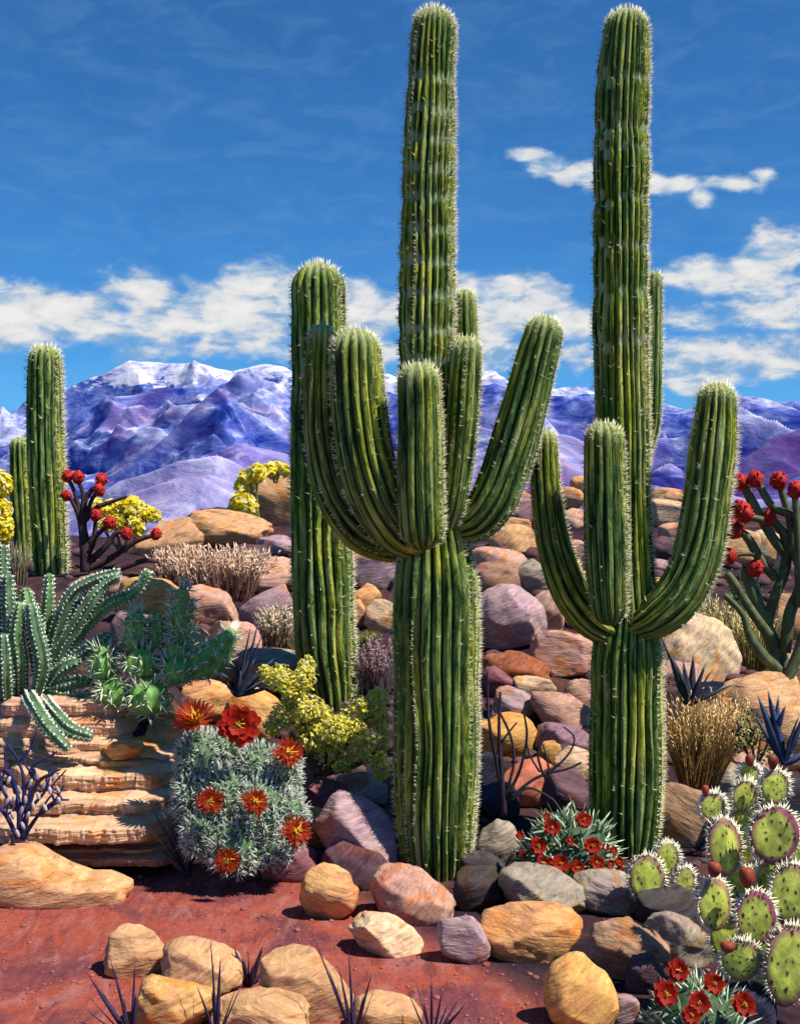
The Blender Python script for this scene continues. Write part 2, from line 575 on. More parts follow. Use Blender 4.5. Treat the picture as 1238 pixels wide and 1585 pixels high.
def make_rock_mat(name='stone', strata=False):
    m, nt, b = new_mat(name, 0.88, 0.15)
    oi, co = objinfo(nt)
    tint = oi.outputs['Color']
    rnd = oi.outputs['Random']
    rot = nt.new('ShaderNodeVectorRotate', rotation_type='Y_AXIS')
    nt.put(rot.inputs['Vector'], co)
    nt.put(rot.inputs['Angle'], 0.0 if strata else nt.math('MULTIPLY_ADD', rnd, 1.5, -0.55))
    st = nt.mapping(rot.outputs[0], (1.3, 1.3, 17.0) if strata else (3.2, 3.2, 13.0))
    s1 = nt.noise(st, 1.7, 4, 0.62, 0.9)
    s2 = nt.noise(nt.mapping(rot.outputs[0], (2.0, 2.0, 30) if strata else (5, 5, 26), (0, 0.03 if strata else 0.35, 0)), 1.6, 4, 0.65, 0.5 if strata else 0.7)
    big = nt.noise(co, 2.6, 3, 0.55, 0.6)
    big2 = nt.noise(nt.vmath('ADD', co, (7.7, 3.1, 5.5)), 3.4, 3, 0.55, 0.8)
    base = nt.mix(1.0, tint, nt.ramp(s1, [(0.25, 0.50), (0.42, 0.82), (0.55, 1.02), (0.68, 1.25), (0.8, 1.5)]), 'MULTIPLY')
    base = nt.mix(nt.math('MULTIPLY', nt.sstep(big, 0.50, 0.64), 0.50), base, nt.mix(1.0, base, (0.86, 0.70, 0.98), 'MULTIPLY'))
    base = nt.mix(nt.math('MULTIPLY', nt.sstep(big2, 0.55, 0.64), 0.72), base, nt.mix(1.0, base, (1.18, 0.76, 0.36), 'MULTIPLY'))
    base = nt.mix(nt.math('MULTIPLY', nt.sstep(s2, 0.56, 0.68), 0.6), base, nt.mix(1.0, base, (1.55, 1.5, 1.5), 'MULTIPLY'))
    base = nt.mix(nt.math('MULTIPLY', nt.sstep(s2, 0.44, 0.31), 0.60), base, nt.mix(1.0, base, (0.36, 0.24, 0.36), 'MULTIPLY'))
    fine = nt.noise(rot.outputs[0], 42.0, 4, 0.7)
    base = nt.mix(1.0, base, nt.ramp(fine, [(0.3, 0.84), (0.7, 1.15)]), 'MULTIPLY')
    nt.put(b.inputs['Base Color'], base)
    set_bump(nt, b, nt.math('ADD', nt.math('ADD', s1, nt.math('MULTIPLY', s2, 0.6)), nt.math('MULTIPLY', fine, 0.2)), 0.5, 0.03)
    return m


def make_ground_mat():
    m, nt, b = new_mat('red_desert_soil', 0.95, 0.1)
    co = nt.new('ShaderNodeTexCoord').outputs['Object']
    sep = nt.new('ShaderNodeSeparateXYZ')
    nt.l.new(co, sep.inputs[0])
    n1 = nt.noise(nt.mapping(co, (1.0, 1.0, 1.0), (0, 0, 0.5)), 1.3, 4, 0.6, 0.8)
    n2 = nt.noise(nt.mapping(co, (6, 1.6, 3), (0, 0, 0.9)), 1.6, 4, 0.62, 0.8)
    n3 = nt.noise(co, 26.0, 4, 0.65)
    red = nt.ramp(n1, [(0.32, (0.12, 0.036, 0.050)), (0.45, (0.20, 0.054, 0.050)), (0.56, (0.30, 0.066, 0.042)), (0.70, (0.27, 0.100, 0.092))])
    red = nt.mix(nt.math('MULTIPLY', nt.sstep(n2, 0.50, 0.68), 0.55), red, (0.33, 0.140, 0.130))
    red = nt.mix(nt.math('MULTIPLY', nt.sstep(n2, 0.46, 0.32), 0.55), red, (0.085, 0.022, 0.040))
    slope = nt.ramp(n1, [(0.35, (0.018, 0.012, 0.022)), (0.5, (0.045, 0.022, 0.030)), (0.62, (0.085, 0.038, 0.030)), (0.75, (0.13, 0.07, 0.035))])  # slope soil, shadow of the gaps between rocks darkened into its colour
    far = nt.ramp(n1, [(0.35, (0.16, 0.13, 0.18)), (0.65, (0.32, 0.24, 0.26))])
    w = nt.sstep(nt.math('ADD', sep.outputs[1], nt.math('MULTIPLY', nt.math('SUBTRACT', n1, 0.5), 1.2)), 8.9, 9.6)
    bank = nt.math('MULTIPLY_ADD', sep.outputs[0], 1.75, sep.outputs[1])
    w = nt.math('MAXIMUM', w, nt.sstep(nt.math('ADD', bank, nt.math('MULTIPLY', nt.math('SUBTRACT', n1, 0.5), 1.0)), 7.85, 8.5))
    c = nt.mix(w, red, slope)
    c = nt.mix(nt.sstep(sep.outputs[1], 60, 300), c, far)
    c = nt.mix(1.0, c, nt.ramp(n3, [(0.3, 0.8), (0.7, 1.18)]), 'MULTIPLY')
    nt.put(b.inputs['Base Color'], c)
    set_bump(nt, b, nt.math('ADD', n2, nt.math('MULTIPLY', n3, 0.5)), 0.6, 0.03)
    return m


def make_cactus_mat():
    m, nt, b = new_mat('saguaro_skin', 0.9, 0.06)
    uv = nt.new('ShaderNodeAttribute', attribute_name='RibUV').outputs['Vector']
    col = nt.new('ShaderNodeAttribute', attribute_name='Col').outputs['Color']
    sep = nt.new('ShaderNodeSeparateColor')
    nt.l.new(col, sep.inputs[0])
    tip, band, prof = sep.outputs[0], sep.outputs[1], sep.outputs[2]
    oi = nt.new('ShaderNodeObjectInfo')
    off = nt.vmath('SCALE', oi.outputs['Location'], (0, 0, 0))
    off.node.inputs['Scale'].default_value = 2.3
    cmb = nt.new('ShaderNodeCombineXYZ')
    nt.put(cmb.inputs[2], nt.math('MULTIPLY', oi.outputs['Random'], 40.0))
    q = nt.vmath('ADD', uv, cmb.outputs[0])
    s1 = nt.noise(nt.mapping(q, (1.3, 1.5, 1)), 1.0, 4, 0.62, 0.5)
    s2 = nt.noise(nt.mapping(q, (3.2, 1.5, 1)), 1.0, 4, 0.6, 0.4)
    s3 = nt.noise(nt.mapping(q, (0.35, 0.7, 1)), 1.0, 2, 0.5, 0.3)
    s4 = nt.noise(nt.mapping(q, (2.2, 7.0, 1)), 1.0, 4, 0.65, 0.6)
    v = nt.math('ADD', nt.math('ADD', nt.math('MULTIPLY', s1, 0.42), nt.math('MULTIPLY', s2, 0.33)), nt.math('MULTIPLY', s4, 0.25))
    c = nt.ramp(v, [(0.37, (0.005, 0.014, 0.008)), (0.435, (0.032, 0.070, 0.020)), (0.485, (0.105, 0.165, 0.033)), (0.535, (0.23, 0.275, 0.058)), (0.60, (0.42, 0.43, 0.17))])
    c = nt.mix(nt.math('MULTIPLY', nt.sstep(s3, 0.48, 0.62), 0.7), c, nt.mix(1.0, c, (1.7, 1.45, 0.5), 'MULTIPLY'))
    c = nt.mix(nt.math('MULTIPLY', nt.sstep(s3, 0.50, 0.34), 0.55), c, nt.mix(1.0, c, (0.55, 0.85, 0.95), 'MULTIPLY'))
    # groove shade between the ribs, put into the skin colour; pale crest line
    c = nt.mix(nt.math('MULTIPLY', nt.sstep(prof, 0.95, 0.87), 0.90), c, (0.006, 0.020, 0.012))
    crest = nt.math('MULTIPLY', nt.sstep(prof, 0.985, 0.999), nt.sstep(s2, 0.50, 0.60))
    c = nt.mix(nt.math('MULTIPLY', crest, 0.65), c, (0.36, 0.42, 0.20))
    # waxy growth rings and pale young tip
    ring = nt.math('MULTIPLY', nt.sstep(nt.math('ADD', band, nt.math('MULTIPLY', nt.math('SUBTRACT', s2, 0.5), 1.8)), 0.30, 0.62), 0.85)
    c = nt.mix(ring, c, (0.36, 0.42, 0.20))
    tp = nt.sstep(nt.math('ADD', tip, nt.math('MULTIPLY', nt.math('SUBTRACT', s2, 0.5), 0.35)), 0.22, 0.0)
    c = nt.mix(nt.math('MULTIPLY', tp, 0.7), c, (0.42, 0.47, 0.20))
    # corky scars
    sc_ = nt.math('MULTIPLY', nt.sstep(nt.noise(nt.mapping(q, (0.5, 2.2, 1)), 1.3, 3, 0.6, 0.4), 0.66, 0.72), 0.6)
    c = nt.mix(sc_, c, (0.16, 0.125, 0.06))
    nt.put(b.inputs['Base Color'], c)
    set_bump(nt, b, nt.math('ADD', v, nt.math('MULTIPLY', s4, 0.6)), 0.9, 0.03)
    return m


def make_vcol_mat(name, rough=0.75, spec=0.2, var=0.35, scale=30.0, stretch=(1, 1, 1), bump=0.0):
    m, nt, b = new_mat(name, rough, spec)
    col = nt.new('ShaderNodeAttribute', attribute_name='Col').outputs['Color']
    _, co = objinfo(nt)
    n = nt.noise(nt.mapping(co, stretch), scale, 4, 0.6, 0.5)
    c = nt.mix(1.0, col, nt.ramp(n, [(0.30, 1 - 1.3 * var), (0.5, 1.0), (0.70, 1 + 1.3 * var)]), 'MULTIPLY')
    nt.put(b.inputs['Base Color'], c)
    if bump:
        set_bump(nt, b, n, bump, 0.02)
    return m


def make_petal_mat(name):
    m, nt, b = new_mat(name, 0.6, 0.2)
    col = nt.new('ShaderNodeAttribute', attribute_name='Col').outputs['Color']
    nt.put(b.inputs['Base Color'], col)
    tr = nt.new('ShaderNodeBsdfTranslucent')
    nt.put(tr.inputs['Color'], col)
    mx = nt.new('ShaderNodeMixShader')
    mx.inputs[0].default_value = 0.38
    out = next(n for n in nt.n if n.type == 'OUTPUT_MATERIAL')
    nt.l.new(b.outputs[0], mx.inputs[1])
    nt.l.new(tr.outputs[0], mx.inputs[2])
    nt.l.new(mx.outputs[0], out.inputs[0])
    return m


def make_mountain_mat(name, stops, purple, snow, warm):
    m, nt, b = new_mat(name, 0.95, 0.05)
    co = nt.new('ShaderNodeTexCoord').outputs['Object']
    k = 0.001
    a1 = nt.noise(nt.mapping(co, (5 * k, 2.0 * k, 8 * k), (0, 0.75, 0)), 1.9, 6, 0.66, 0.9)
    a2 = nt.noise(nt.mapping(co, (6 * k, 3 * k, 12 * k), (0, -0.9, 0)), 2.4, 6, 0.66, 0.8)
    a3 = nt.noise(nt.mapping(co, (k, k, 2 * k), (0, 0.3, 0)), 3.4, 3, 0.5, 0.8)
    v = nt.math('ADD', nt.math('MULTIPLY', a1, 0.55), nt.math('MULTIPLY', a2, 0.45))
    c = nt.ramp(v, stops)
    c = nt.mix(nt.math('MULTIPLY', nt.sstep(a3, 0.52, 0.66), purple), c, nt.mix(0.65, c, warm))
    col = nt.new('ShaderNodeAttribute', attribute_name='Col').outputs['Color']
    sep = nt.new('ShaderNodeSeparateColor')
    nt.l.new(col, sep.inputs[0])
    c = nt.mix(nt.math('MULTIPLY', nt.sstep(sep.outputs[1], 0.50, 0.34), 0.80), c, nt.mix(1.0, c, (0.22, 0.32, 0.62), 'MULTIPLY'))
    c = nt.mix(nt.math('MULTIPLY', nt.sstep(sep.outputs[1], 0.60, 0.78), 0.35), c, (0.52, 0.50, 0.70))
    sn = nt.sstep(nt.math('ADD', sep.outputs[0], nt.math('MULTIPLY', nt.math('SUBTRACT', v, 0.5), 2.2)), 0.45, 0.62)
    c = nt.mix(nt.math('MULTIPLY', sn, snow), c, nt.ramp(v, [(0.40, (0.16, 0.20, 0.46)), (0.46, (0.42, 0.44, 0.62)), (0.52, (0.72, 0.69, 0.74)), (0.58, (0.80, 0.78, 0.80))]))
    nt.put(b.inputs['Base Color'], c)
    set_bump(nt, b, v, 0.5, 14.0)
    return m


M_ROCK = make_rock_mat()
M_STRATA = make_rock_mat('layered_sandstone', True)
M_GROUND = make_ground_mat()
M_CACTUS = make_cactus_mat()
M_SPINE = make_vcol_mat('pale_spines', 0.7, 0.2, 0.15, 12.0)
M_PLANT = make_vcol_mat('plant_flesh', 0.6, 0.3, 0.40, 14.0, (1, 1, 0.7), 0.3)
M_LEAF = make_vcol_mat('leaf_and_stalk', 0.7, 0.2, 0.30, 20.0)
M_PETAL = make_vcol_mat('petals', 0.6, 0.2, 0.30, 40.0)
M_BLOOM = make_petal_mat('thin_blossom')
M_WOOD = make_vcol_mat('dry_bark', 0.85, 0.15, 0.45, 22.0, (1, 1, 0.4), 0.4)
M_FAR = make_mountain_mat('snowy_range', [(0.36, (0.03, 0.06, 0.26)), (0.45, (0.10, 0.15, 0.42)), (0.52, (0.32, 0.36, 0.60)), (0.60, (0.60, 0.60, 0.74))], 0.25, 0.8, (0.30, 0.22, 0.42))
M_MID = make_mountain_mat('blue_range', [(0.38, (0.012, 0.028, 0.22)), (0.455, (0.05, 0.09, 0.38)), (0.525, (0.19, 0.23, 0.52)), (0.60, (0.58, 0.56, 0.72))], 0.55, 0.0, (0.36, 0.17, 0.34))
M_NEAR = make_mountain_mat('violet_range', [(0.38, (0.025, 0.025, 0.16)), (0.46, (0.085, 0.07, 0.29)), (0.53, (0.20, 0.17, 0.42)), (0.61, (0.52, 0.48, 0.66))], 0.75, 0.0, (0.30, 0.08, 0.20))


# ------------------------------------------------------------------ ground
def build_ground():
    ys = np.concatenate([np.linspace(-6, 4.5, 8), np.arange(5, 12, 0.05), np.arange(12, 30, 0.12), np.geomspace(30, 7000, 70)])
    xs_n = np.linspace(-1, 1, 181)
    X = np.zeros((len(ys), len(xs_n)))
    for i, y in enumerate(ys):
        half = max(7.0, 0.62 * abs(y) + 3)
        X[i] = np.sign(xs_n) * np.abs(xs_n) ** 1.15 * half
    Y = np.repeat(ys[:, None], len(xs_n), 1)
    Z = terrain(X, Y)
    V = np.stack([X, Y, Z], -1).reshape(-1, 3)
    n, m = X.shape
    i = np.arange(n - 1)[:, None] * m
    j = np.arange(m - 1)[None, :]
    Q = np.stack([i + j, i + j + 1, i + m + j + 1, i + m + j], -1).reshape(-1, 4)
    mb = MB()
    mb.add(V, Q)
    tag(mb.build('ground', M_GROUND, origin=(0, 0, 0)), kind='structure')


build_ground()


# ------------------------------------------------------------------ mountains
def ridged(x, y, seed, oct=5):
    t, a, s = 0, 1.0, 0.0
    q = np.stack([x.ravel(), y.ravel(), np.zeros(x.size)], 1)
    for o in range(oct):
        t = t + a * (1 - np.abs(vnoise(q * 2.03 ** o, seed + o * 9)) * 1.7)
        s += a
        a *= 0.5
    return (t / s).reshape(x.shape)


def mountain(name, crest, d_crest, d_foot, mat, amp, seed, snow=None, sx=1.0, slant=0.0, pw=1.25):
    cu = np.array([c[0] for c in crest], float)
    cv = np.array([c[1] for c in crest], float)
    cu = np.concatenate([[cu[0] - 1400, cu[0] - 700, cu[0] - 300], cu, [cu[-1] + 300, cu[-1] + 700, cu[-1] + 1400]])
    cv = np.concatenate([[cv[0] + 20, cv[0] - 15, cv[0] + 10], cv, [cv[-1] - 12, cv[-1] + 15, cv[-1] + 10]])
    us = np.concatenate([np.linspace(cu[0], -130, 150, endpoint=False), np.linspace(-130, 1370, 700), np.linspace(1370, cu[-1], 151)[1:]])
    jag = 3.0 * fbm(np.stack([us / 34.0, np.full_like(us, seed), np.zeros_like(us)], 1), seed, 3, 0.5)
    vv = np.interp(us, cu, cv) + jag
    crest_z = CZ + (CV - vv) / FPX * d_crest
    foot = -45.0
    t = np.concatenate([np.linspace(-0.35, -0.02, 8), np.linspace(0, 1, 230)])
    d = d_crest + (d_foot - d_crest) * t
    U, D = np.meshgrid(us, d)
    Tt = np.repeat(t[:, None], len(us), 1)
    X = (U - CU) / FPX * d_crest + (U - CU) / FPX * (D - d_crest) * 0.35
    shift = slant * (1 - np.clip(Tt, 0, 1)) * 300
    rg = ridged((X + shift + slant * (D - d_crest)) * 0.0016 * sx, D * 0.0009 * sx, seed)
    zc = np.repeat(crest_z[None, :], len(t), 0)
    tt = np.clip(np.abs(Tt), 0, 1)
    env = np.clip(tt / 0.06, 0, 1) * (1 - tt) ** 0.6
    Z = foot + (zc - foot) * (1 - tt) ** pw + amp * (rg - 0.60) * env * 2.0
    mb = MB()
    V = np.stack([X, D, Z], -1).reshape(-1, 3)
    n, m = X.shape
    i = np.arange(n - 1)[:, None] * m
    j = np.arange(m - 1)[None, :]
    Q = np.stack([i + j, i + m + j, i + m + j + 1, i + j + 1], -1).reshape(-1, 4)
    C = np.zeros((n, m, 3))
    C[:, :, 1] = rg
    if snow:
        C[:, :, 0] = np.clip((Z - snow[0]) / (snow[1] - snow[0]), 0, 1)
    mb.add(V, Q, None, C.reshape(-1, 3))
    o = mb.build(name, mat, origin=(0, d_crest, 0))
    return tag(o, kind='structure')


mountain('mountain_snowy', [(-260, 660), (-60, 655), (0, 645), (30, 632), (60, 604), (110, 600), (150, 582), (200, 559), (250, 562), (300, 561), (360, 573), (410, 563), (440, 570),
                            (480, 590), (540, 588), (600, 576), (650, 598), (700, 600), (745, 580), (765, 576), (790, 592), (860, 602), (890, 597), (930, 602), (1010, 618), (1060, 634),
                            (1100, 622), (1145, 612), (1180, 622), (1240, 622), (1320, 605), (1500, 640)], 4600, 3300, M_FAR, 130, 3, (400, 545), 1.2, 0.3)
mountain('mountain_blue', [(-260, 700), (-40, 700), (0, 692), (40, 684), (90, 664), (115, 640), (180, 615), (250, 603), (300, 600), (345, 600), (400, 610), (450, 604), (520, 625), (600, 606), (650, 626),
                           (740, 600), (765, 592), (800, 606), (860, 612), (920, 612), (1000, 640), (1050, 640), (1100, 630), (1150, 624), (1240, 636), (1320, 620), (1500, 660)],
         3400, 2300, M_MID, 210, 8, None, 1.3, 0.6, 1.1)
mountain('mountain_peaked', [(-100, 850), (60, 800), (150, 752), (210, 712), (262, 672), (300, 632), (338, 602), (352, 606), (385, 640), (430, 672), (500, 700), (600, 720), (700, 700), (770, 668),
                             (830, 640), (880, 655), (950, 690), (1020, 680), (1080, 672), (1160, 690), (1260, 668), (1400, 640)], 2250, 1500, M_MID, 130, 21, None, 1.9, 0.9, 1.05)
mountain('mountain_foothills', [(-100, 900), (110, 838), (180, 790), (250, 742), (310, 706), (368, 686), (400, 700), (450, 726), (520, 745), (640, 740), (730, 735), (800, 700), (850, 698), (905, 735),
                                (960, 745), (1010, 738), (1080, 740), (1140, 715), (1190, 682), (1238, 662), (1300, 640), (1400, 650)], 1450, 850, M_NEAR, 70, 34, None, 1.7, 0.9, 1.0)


# ------------------------------------------------------------------ saguaros
def spined(mb, crest, nrm, tan, spacing, length, width, seed, front=0.10, sunny=1.0, per=4, tipdense=0.12, hz=None, colour=(0.74, 0.68, 0.46)):
    """areoles along every rib crest; the sunny flank keeps the most spines"""
    rng = np.random.default_rng(seed)
    n, k, _ = crest.shape
    seglen = np.concatenate([[0], np.cumsum(np.linalg.norm(np.diff(crest.mean(1), axis=0), axis=1))])
    L = seglen[-1]
    ss = np.arange(0.02, L, spacing)
    for r in range(k):
        s = ss + rng.uniform(-0.4, 0.4, len(ss)) * spacing
        p = np.stack([np.interp(s, seglen, crest[:, r, a]) for a in range(3)], 1)
        nn = unit(np.stack([np.interp(s, seglen, nrm[:, r, a]) for a in range(3)], 1))
        tt = unit(np.stack([np.interp(s, seglen, tan[:, r, a]) for a in range(3)], 1))
        dens = np.interp(nn[:, 0], [-1.0, -0.8, -0.2, 0.55, 0.86, 1.0], [0.4, front, front, front, sunny, sunny])
        dens = np.where(L - s < tipdense, 1.0, dens)
        row = rng.random() < 0.10
        if row:
            dens = np.maximum(dens, np.where(np.sin(s * 2.1 + rng.uniform(0, 6)) > -0.1, 0.75, 0.05))
        keep = rng.random(len(s)) < dens
        p, nn, tt = p[keep], nn[keep], tt[keep]
        if not len(p):
            continue
        bb = np.cross(nn, tt)
        for _ in range(per):
            a = rng.normal(0, 0.55, (len(p), 1))
            c = rng.normal(0.15, 0.45, (len(p), 1))
            D = nn + a * bb + c * tt
            ll = length * rng.uniform(0.6, 1.25, len(p))
            cc = np.array(colour) * rng.uniform(0.75, 1.15, (len(p), 1))
            cones(mb, p - nn * 0.004, D, ll, width * rng.uniform(0.7, 1.2, len(p)), cc)


def limb(root, name, path, d, seed, ribs, depth=0.145, bands=(), round0=False, length=0.042, width=0.0026, front=0.055, spacing=0.022, step=0.035, endr=1.0, sunny=1.0):
    """path rows: (u, v, depth offset, radius in photo pixels)"""
    pts = []
    for (u, v, off, r) in path:
        p = P(u, v, d + off)
        pts.append((*p, r / FPX * (d + off)))
    mb = MB()
    bs = []
    if bands:
        dense = resample(np.array(pts), 0)
        dl = np.concatenate([[0], np.cumsum(np.linalg.norm(np.diff(dense[:, :3], axis=0), axis=1))])
        for (bv, amt) in bands:
            zz = CZ - (bv - CV) / FPX * d
            bs.append((float(np.interp(zz, dense[:, 2], dl)), amt))
    crest, nrm, tan, hz = tube(mb, np.array(pts), ribs, depth, 6, step, round0, True, seed, 0.028, bands=bs, endr=endr)
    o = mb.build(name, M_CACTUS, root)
    sb = MB()
    spined(sb, crest, nrm, tan, spacing, length, width, seed, front, sunny)
    if sb.n:
        tag(sb.build('spines', M_SPINE, o), kind='stuff')
    return o


SAG = 'saguaros standing on the slope'
dA = 9.2
A = empty('saguaro_cactus', P(674, 1370, dA), 'tallest saguaro, five thick arms curving up around its ringed column, rooted among the path-side stones', 'cactus', SAG)
limb(A, 'trunk', [(672, 1392, 0, 40), (675, 1345, 0, 50), (674, 1290, 0, 61), (674, 1200, 0, 66), (675, 1100, 0, 67), (675, 950, 0, 66), (674, 880, 0, 63), (672, 830, 0, 54),
                  (664, 750, 0, 46), (661, 650, 0, 44), (661, 560, 0, 44), (661, 450, 0, 44), (663, 300, 0, 41.5), (665, 200, 0, 39), (668, 100, 0, 36.5), (671, 50, 0, 34), (672, 12, 0, 31)],
     dA, 1, 24, bands=[(128, .05), (178, .04), (222, .05), (268, .03), (312, .06), (362, .04), (410, .05), (460, .05), (515, .06), (560, .05)])
limb(A, 'arm', [(630, 838, 0.05, 30), (592, 836, 0.0, 33), (552, 812, -0.02, 35), (516, 752, -0.02, 33), (499, 670, 0, 29), (496, 590, 0, 26), (497, 540, 0, 23), (499, 502, 0, 22)], dA + 0.28, 2, 13, front=0.02)
limb(A, 'arm', [(655, 832, -0.1, 36), (618, 818, -0.20, 42), (588, 778, -0.28, 44), (567, 715, -0.30, 44), (556, 640, -0.30, 43), (551, 570, -0.30, 40), (549, 508, -0.30, 37)], dA, 3, 16)
limb(A, 'arm', [(656, 852, -0.43, 33), (652, 800, -0.45, 36), (650, 740, -0.45, 36.5), (650, 660, -0.45, 35), (648, 600, -0.45, 33), (647, 560, -0.45, 31)], dA, 4, 14, round0=True)
limb(A, 'arm', [(690, 815, -0.15, 18), (701, 770, -0.2, 23), (710, 700, -0.2, 26), (716, 620, -0.2, 27), (720, 560, -0.2, 25), (722, 520, -0.2, 22)], dA, 5, 12, sunny=0.8)
limb(A, 'arm', [(715, 640, 0.15, 14), (722, 560, 0.2, 17), (721, 500, 0.2, 17), (719, 448, 0.2, 16)], dA, 6, 10)
limb(A, 'arm', [(700, 818, -0.05, 22), (738, 806, -0.1, 32), (766, 768, -0.12, 37), (789, 705, -0.12, 38), (811, 630, -0.12, 36), (829, 560, -0.12, 33), (840, 520, -0.12, 30), (845, 489, -0.12, 28)], dA, 7, 14)

dB = 9.65
B = empty('saguaro_cactus', P(968, 1315, dB), 'tall saguaro with four slim arms, its foot between red-flowered cushion and golden grass', 'cactus', SAG)
limb(B, 'trunk', [(967, 1338, 0, 40), (967, 1290, 0, 52), (969, 1200, 0, 56), (970, 1100, 0, 56), (970, 1010, 0, 53), (972, 965, 0, 45), (970, 900, 0, 42), (965, 750, 0, 42), (963, 650, 0, 42),
                  (961, 560, 0, 43), (960, 400, 0, 43), (961, 300, 0, 43), (961, 200, 0, 42), (964, 120, 0, 40), (968, 60, 0, 37), (971, 14, 0, 34)],
     dB, 11, 24, bands=[(128, .06), (205, .07), (235, .04), (312, .06), (385, .06), (455, .04), (530, .04)])
limb(B, 'arm', [(950, 978, -0.05, 24), (915, 958, -0.1, 30), (882, 915, -0.1, 30), (858, 850, -0.1, 27), (846, 780, -0.1, 24), (842, 720, -0.1, 22), (842, 664, -0.1, 18)], dB, 12, 12, front=0.04)
limb(B, 'arm', [(945, 968, -0.38, 24), (941, 930, -0.4, 30), (938, 860, -0.42, 33), (936, 780, -0.42, 33), (935, 710, -0.42, 32), (933, 652, -0.42, 29)], dB, 13, 14, round0=True)
limb(B, 'arm', [(975, 975, -0.1, 22), (1018, 952, -0.2, 34), (1055, 912, -0.22, 38), (1080, 850, -0.22, 38), (1093, 770, -0.22, 37), (1102, 690, -0.22, 35), (1107, 640, -0.22, 31), (1109, 592, -0.22, 27)],
     dB, 14, 15, length=0.055)
limb(B, 'arm', [(985, 720, 0.2, 14), (1004, 660, 0.3, 16), (1009, 560, 0.3, 15), (1011, 480, 0.3, 13), (1012, 420, 0.3, 12)], dB, 15, 9)

dC = 13.0
C_ = empty('saguaro_cactus', P(515, 1085, dC), 'armless saguaro column with a broad blunt top, rising behind the yellow blossom bush', 'cactus', SAG)
limb(C_, 'trunk', [(516, 1105, 0, 30), (512, 1060, 0, 38), (503, 1000, 0, 46), (499, 900, 0, 48), (496, 760, 0, 46), (495, 600, 0, 44), (493, 500, 0, 43), (492, 406, 0, 39)], dC, 21, 18, length=0.06, width=0.004, spacing=0.032, step=0.05)
dD = hit(75, 888)
D_ = empty('saguaro_cactus', P(80, 890, dD), 'short single saguaro on the skyline behind the trailing green cereus, beside the red-budded cholla', 'cactus', SAG)
limb(D_, 'trunk', [(82, 910, 0, 24), (78, 850, 0, 26), (74, 760, 0, 28), (71, 680, 0, 28), (70, 600, 0, 27), (70, 534, 0, 24)], dD, 22, 14, length=0.08, width=0.0055, spacing=0.04, step=0.06, front=0.04)
dE = dD + 0.8
E_ = empty('saguaro_cactus', P(38, 872, dE), 'low dark stubby saguaro half hidden behind the short single saguaro', 'cactus', SAG)
limb(E_, 'trunk', [(40, 890, 0, 16), (37, 820, 0, 17), (33, 750, 0, 17), (31, 676, 0, 15)], dE, 23, 11, length=0.07, width=0.006, spacing=0.08, step=0.06, front=0.03)


# ------------------------------------------------------------------ rocks
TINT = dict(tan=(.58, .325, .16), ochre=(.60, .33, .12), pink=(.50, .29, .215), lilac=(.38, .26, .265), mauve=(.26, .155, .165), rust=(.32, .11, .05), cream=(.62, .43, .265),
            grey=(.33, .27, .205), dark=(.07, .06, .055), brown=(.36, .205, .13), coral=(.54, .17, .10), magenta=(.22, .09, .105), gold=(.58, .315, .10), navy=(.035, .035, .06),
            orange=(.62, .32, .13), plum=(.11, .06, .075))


def rock_shape(seed, w, h, dp, rot, sub=4, facets=9, rough=0.10, squash=0.72):
    rng = np.random.default_rng(seed)
    V, T = ICO[sub]
    V = V.copy()
    # slight box-ness then planar chips
    e = rng.uniform(0.72, 0.95)
    V = np.sign(V) * np.abs(V) ** e
    V = V / np.maximum(np.abs(V).max(0), 1e-6)
    V *= 1 + 0.16 * fbm(V * 1.2 + seed, seed, 2)[:, None]
    for _ in range(facets):
        n = unit(rng.normal(size=3))
        dd = rng.uniform(0.66, 0.95)
        k = V @ n - dd
        V -= np.maximum(k, 0)[:, None] * n * 0.94
    V *= 1 + rough * fbm(V * 3.2 + seed * 1.7, seed + 5, 4, 0.55)[:, None]
    st = vnoise(np.stack([V[:, 2] * 5 + V[:, 0], np.full(len(V), seed), V[:, 1] * 0.7], 1), seed + 2)
    V *= 1 + 0.035 * st[:, None]
    ext = V.max(0) - V.min(0)
    V = (V - (V.max(0) + V.min(0)) / 2) / ext
    a = math.radians(rot)
    ca, sa = abs(math.cos(a)), abs(math.sin(a))
    V = V * np.array((w, dp, h))
    c, s = math.cos(-a), math.sin(-a)
    x, z = V[:, 0] * c - V[:, 2] * s, V[:, 0] * s + V[:, 2] * c
    V = np.stack([x, V[:, 1], z], 1)
    return V, T


def rock(u, v, w, h, rot, tint, label, group=None, name='rock', d=None, dpk=0.85, rough=0.085, facets=8, seed=None, sub=None):
    seed = seed if seed is not None else int(u * 7 + v * 3)
    if d is None:
        d = hit(u, v + 0.42 * h)
    W, Hh = w / FPX * d, h / FPX * d
    dp = max(W, Hh * 0.8) * dpk
    V, T = rock_shape(seed, W * 1.15, Hh * 1.15, dp, rot, sub or (5 if w > 100 else 4), facets, rough)
    mb = MB()
    mb.add(V + P(u, v, d + dp * 0.22), None, T)
    tt = np.array(TINT[tint]) * np.random.default_rng(seed).uniform(0.88, 1.1) * np.random.default_rng(seed + 1).uniform(0.97, 1.03, 3)
    return tag(mb.build(name, M_ROCK, tint=tuple(tt)), label, 'rock', group)


